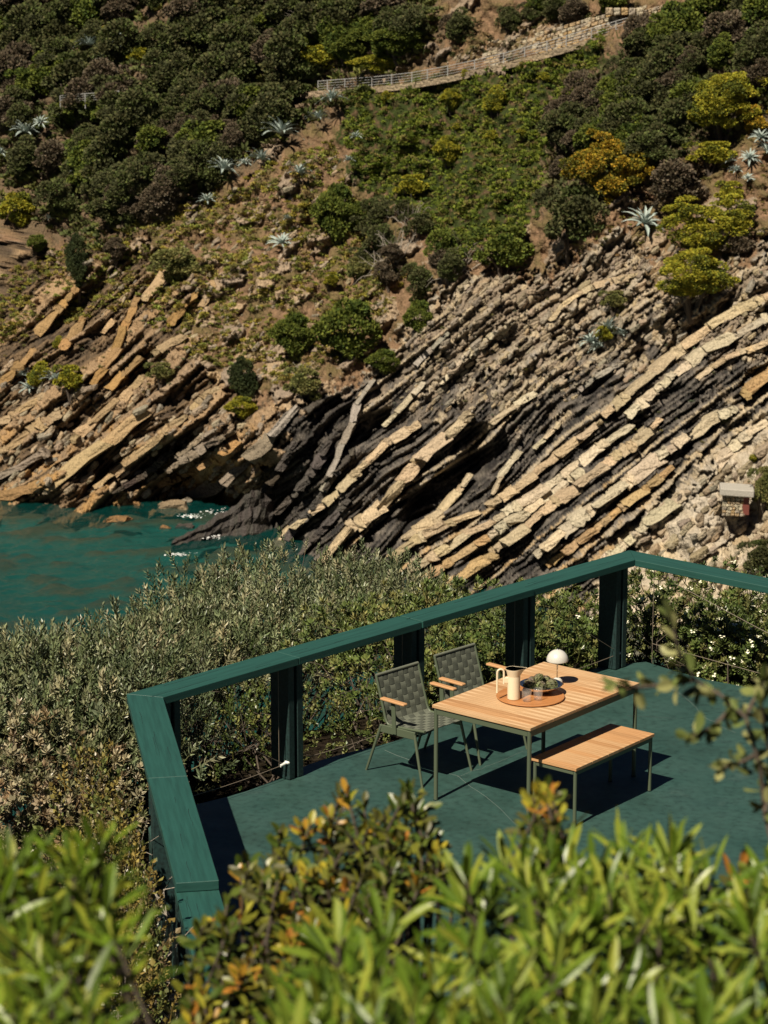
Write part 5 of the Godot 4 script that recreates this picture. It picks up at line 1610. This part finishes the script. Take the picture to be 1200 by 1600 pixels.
func hedge(called: String, label: String, sp: Array, count: int, poly: Array, dep: Array, cols: Array, spread: float, flowers := false) -> void:
	var base := away((poly[0][0] + poly[poly.size() / 2][0]) * 0.5, dep[2], (dep[0] + dep[1]) * 0.5)
	base.y = ground_y(base.x, base.z)
	var t := thing(called, label, "shrub", base)
	var xf := [[], []]; var cl := [[], []]
	var fx := []
	var tips := []
	var clumps := []
	for k in maxi(8, count / 80):
		var p := in_poly(poly)
		var f := clampf((dep[2] - p.y) / (dep[2] - dep[3]), 0, 1)
		var R := rnd(0.3, 0.72)
		clumps.append([away(p.x, p.y + R * 60.0, lerpf(dep[0], dep[1], f) + R * 0.5 + rnd(-0.4, 0.9)), R, tint(Color.WHITE, 0.22)])
	for k in count:
		var cp: Array = clumps[rng.randi() % clumps.size()]
		var dd := (rdir() + Vector3(-0.1, 0.55, 0.35)).normalized()
		var o: Vector3 = cp[0] + dd * Vector3(1.1, 0.85, 1.1) * cp[1] * (1.0 - 0.5 * pow(rng.randf(), 2.5))
		var p := to_px(o)
		# keep the plant outside the railing and off the slab
		var out := maxf(maxf((o - RA).dot(RN), (o - RA).dot(Vector3(-0.985, 0, 0.174))), (o - (RA + RU * SPAN * 4)).dot(Vector3(0.667, 0, -0.745)))
		if out < 0.42 and o.z < -12.0:
			var nn := RN
			if (o - RA).dot(Vector3(-0.985, 0, 0.174)) > (o - RA).dot(RN): nn = Vector3(-0.985, 0, 0.174)
			if (o - (RA + RU * SPAN * 4)).dot(Vector3(0.667, 0, -0.745)) > out - 0.001: nn = Vector3(0.667, 0, -0.745)
			o += nn * (0.42 - out + rng.randf() * 0.2)
		var up := (Vector3.UP * 0.8 + dd * 0.7 + rdir() * spread).normalized()
		var sd := up.cross(rdir()).normalized()
		var s := rnd(0.8, 1.5)
		var b := Basis(sd, up, sd.cross(up)).scaled(Vector3.ONE * s)
		var i := rng.randi() % 2
		xf[i].append(Transform3D(b, o - base))
		cl[i].append(tint(cols[rng.randi() % cols.size()], 0.2) * cp[2])
		if k % 22 == 0: tips.append(o - base)
		if flowers and rng.randf() < (0.2 if p.x > 900 else 0.03): fx.append(Transform3D(b, o - base + up * 0.1 * s + Vector3(0, 0.01, 0.02)))
	for i in 2: many("foliage", sp[i], M.leaf_gloss if sp[i] != null else M.leaf_dull, xf[i], cl[i], t)
	# woody stems up to the tips
	var mb := MB.new()
	var root := Vector3.ZERO
	for tp in tips:
		var rt := root.lerp(Vector3(tp.x, root.y, tp.z), 0.55) + rdir() * 0.3
		rt.y = minf(ground_y(base.x + rt.x, base.z + rt.z) - base.y, tp.y - 0.3)
		rt.y = maxf(rt.y, tp.y - 1.3)
		var m1: Vector3 = rt.lerp(tp, 0.4) + rdir() * 0.25; var m2: Vector3 = rt.lerp(tp, 0.75) + rdir() * 0.2
		mb.tube([rt, m1, m2, tp], 0.011, 0.003, 5, Color.WHITE, false)
		for e in 2: mb.tube([m2, m2 + rdir() * 0.12 + Vector3.UP * 0.06, m2 + rdir() * 0.25 + Vector3.UP * 0.1], 0.005, 0.002, 4, Color.WHITE, false)
	part("stems", mb.mesh(), M.bark if called != "corner_shrub" else M.twig_pale, t)
	if fx.size():
		var fl := MB.new()
		for k in 4:
			var c := Vector3(rnd(-0.012, 0.012), rnd(0, 0.015), rnd(-0.012, 0.012))
			for e in 5:
				var a := TAU * e / 5.0 + k
				fl.leaf(c, Vector3(cos(a), 0.5, sin(a)).normalized(), Vector3(-sin(a), 0, cos(a)), 0.0095, 0.0036, Color.WHITE)
		var cw := []
		for k in fx: cw.append(Color.WHITE)
		many("flowers", fl.mesh(), M.petal, fx, cw, t)

# ------------------------------------------------------------ shrubs close to the camera
func build_foreground() -> void:
	rng.seed = 4242
	var g1 := [Color(0.085, 0.135, 0.013), Color(0.125, 0.175, 0.02), Color(0.045, 0.078, 0.009), Color(0.17, 0.21, 0.035), Color(0.065, 0.11, 0.011), Color(0.055, 0.095, 0.011), Color(0.2, 0.225, 0.03)]
	var g2 := [Color(0.08, 0.13, 0.011), Color(0.12, 0.17, 0.016), Color(0.05, 0.08, 0.008), Color(0.17, 0.19, 0.022)]
	var rd := [Color(0.075, 0.1, 0.016), Color(0.05, 0.075, 0.013), Color(0.12, 0.125, 0.018), Color(0.07, 0.07, 0.02)]
	var warm := [Color(0.27, 0.22, 0.02), Color(0.3, 0.13, 0.025), Color(0.22, 0.21, 0.025), Color(0.28, 0.16, 0.02), Color(0.2, 0.17, 0.02)]
	near_shrub("near_pittosporum", "bright green long-leaved shrub in front of the terrace floor", [[470, 1520], [560, 1420], [700, 1395], [760, 1350], [860, 1340], [960, 1310], [1060, 1320], [1120, 1350], [1240, 1370], [1240, 1660], [420, 1660]], 3.6, 4.9, 165, 0.115, 0.0082, 13, g1, g1, 0.0)
	near_shrub("left_pittosporum", "green long-leaved shrub below the left rail, out of focus", [[-40, 1340], [60, 1315], [150, 1300], [185, 1350], [190, 1450], [150, 1520], [140, 1660], [-40, 1660]], 3.5, 4.5, 62, 0.105, 0.008, 13, g2, g1, 0.1)
	near_shrub("red_tipped_shrub", "leafy shrub with red and yellow young shoots in front of the rail end", [[330, 1400], [400, 1330], [440, 1275], [500, 1290], [530, 1235], [590, 1245], [640, 1225], [690, 1290], [690, 1370], [600, 1420], [520, 1500], [460, 1660], [270, 1660], [300, 1500]], 5.0, 6.2, 235, 0.056, 0.0105, 11, rd, warm, 0.27)
	near_shrub("red_shoot", "single upright shoot with golden and red leaves in front of the bench", [[825, 1240], [850, 1215], [870, 1240], [865, 1310], [840, 1330], [815, 1310]], 5.0, 5.3, 13, 0.06, 0.0105, 10, rd, warm, 0.6)
	near_shrub("red_shoot", "small dark red shoot at the right end of the bright green shrub", [[1150, 1340], [1185, 1340], [1190, 1390], [1160, 1400]], 5.0, 5.3, 5, 0.06, 0.012, 9, rd, warm, 0.6)
	# thin twig hanging in at the right
	var tw := thing("olive_branch", "out of focus twig with pale grey-green leaves crossing the right of the terrace", "branch", away(1195, 1420, 5.0))
	var o0 := tw.position
	var stem := MB.new()
	var lm := near_leaf_mesh(0.042, 0.0105, 0.1)
	var leaves := []
	for ch in [[[1210, 1330], [1195, 1270], [1188, 1200], [1165, 1120], [1125, 1085], [1085, 1062], [1060, 1020], [1050, 970]], [[1150, 1100], [1110, 1140], [1080, 1150]], [[1085, 1062], [1040, 1070], [985, 1075], [960, 1070]], [[1180, 1180], [1150, 1195], [1130, 1200]], [[1195, 1270], [1205, 1200], [1195, 1140], [1190, 1100]], [[1165, 1120], [1185, 1080], [1200, 1060]]]:
		var pts := []
		for k in ch.size(): pts.append(away(ch[k][0], ch[k][1], 5.0 + 0.05 * sin(k * 1.7)) - o0)
		stem.tube(pts, 0.0055, 0.002, 7)
		for i in pts.size() - 1:
			for j in 7:
				if i == 0 and ch.size() > 6: continue
				var p: Vector3 = pts[i].lerp(pts[i + 1], (j + rng.randf()) / 7.0)
				var tg: Vector3 = (pts[i + 1] - pts[i]).normalized()
				leaves.append([p, (tg * 0.6 + rdir()).normalized()])
		for j in 3: leaves.append([pts[-1], ((pts[-1] - pts[-2]).normalized() + rdir() * 0.7).normalized()])
	part("stem", stem.mesh(), M.bark, tw)
	for l in leaves:
		var m := leaf_mat([Color(0.15, 0.17, 0.05), Color(0.11, 0.14, 0.04), Color(0.22, 0.22, 0.09), Color(0.08, 0.095, 0.03)][rng.randi() % 4])
		var n := part("leaf", lm, m, tw)
		var sd: Vector3 = l[1].cross(rdir()).normalized()
		n.transform = Transform3D(Basis(l[1], sd.cross(l[1]) * -1.0, sd).orthonormalized().scaled(Vector3.ONE * rnd(0.7, 1.2)), l[0])
var leaf_mats := {}
func leaf_mat(c: Color) -> StandardMaterial3D:
	if not leaf_mats.has(c):
		var m: StandardMaterial3D = M.leaf_gloss.duplicate()
		m.vertex_color_use_as_albedo = false
		m.albedo_color = c.linear_to_srgb()
		leaf_mats[c] = m
	return leaf_mats[c]
func near_leaf_mesh(ln: float, wd: float, bend: float) -> ArrayMesh:
	var mb := MB.new()
	mb.fine_leaf(Vector3.ZERO, Vector3.RIGHT, Vector3.BACK, ln, wd, bend, Color.WHITE)
	return mb.mesh()
func near_shrub(called: String, label: String, poly: Array, d0: float, d1: float, count: int, ln: float, wd: float, per: int, cols: Array, tipcols: Array, tipshare: float) -> void:
	var root := away(poly[0][0] * 0.5 + poly[poly.size() / 2][0] * 0.5, 1640, d1)
	root.y = ground_y(root.x, root.z)
	var t := thing(called, label, "shrub", root)
	var shapes := [near_leaf_mesh(ln, wd, 0.05), near_leaf_mesh(ln * 0.9, wd * 0.95, 0.16), near_leaf_mesh(ln * 1.1, wd, -0.06), near_leaf_mesh(ln * 0.75, wd * 0.8, 0.1)]
	var stem := MB.new()
	var all := []
	var top := 1e9
	for p in poly: top = minf(top, p[1])
	for k in count:
		var p := in_poly(poly)
		var d := lerpf(d1, d0, clampf((p.y - top) / (1640.0 - top), 0, 1)) + rnd(-0.25, 0.25)
		var o := away(p.x, p.y, d) - root
		var up := (Vector3.UP * 1.1 + rdir() * 0.5 + Vector3(-0.05, 0, 0.15)).normalized()
		var bs := o - up * rnd(0.12, 0.2)
		var low := Vector3(o.x * 0.7, minf(o.y - 0.55, 0.1), o.z * 0.8)
		stem.tube([low, low.lerp(bs, 0.6) + rdir() * 0.03, bs, o], 0.008, 0.003, 6)
		var warm := rng.randf() < tipshare
		for j in per:
			var f := (j + 0.5) / per
			var a := j * 2.4 + k
			var el := lerpf(0.05, 1.25, f) + rnd(-0.15, 0.15)
			var ref := up.cross(Vector3(0.3, 0.1, 0.9)).normalized()
			var dir := (ref.rotated(up, a) * cos(el) + up * sin(el)).normalized()
			var sd := dir.cross(up).normalized().rotated(dir, rnd(-0.4, 0.4))
			var c: Color = cols[rng.randi() % cols.size()]
			if warm and f > 0.35: c = tipcols[rng.randi() % tipcols.size()]
			all.append([o - up * (1.0 - f) * 0.09, dir, sd, lerpf(1.05, 0.7, f) * rnd(0.8, 1.15), c, d, rng.randi() % 4])
	part("stems", stem.mesh(), M.bark, t)
	all.sort_custom(func(x, y): return x[5] < y[5])
	var step := maxi(1, all.size() / 290)
	var rest := MB.new()
	var n := 0
	for i in all.size():
		var l: Array = all[i]
		if i % step == 0 and n < 295:
			var q := part("leaf", shapes[l[6]], leaf_mat(l[4]), t)
			q.transform = Transform3D(Basis(l[1], (l[2] as Vector3).cross(l[1]), l[2]).orthonormalized().scaled(Vector3.ONE * l[3]), l[0])
			n += 1
		else:
			rest.fine_leaf(l[0], l[1], l[2], ln * l[3], wd * l[3], [0.05, 0.16, -0.06, 0.1][l[6]], l[4])
	if rest.v.size(): part("foliage", rest.mesh(), M.leaf_gloss, t, true)
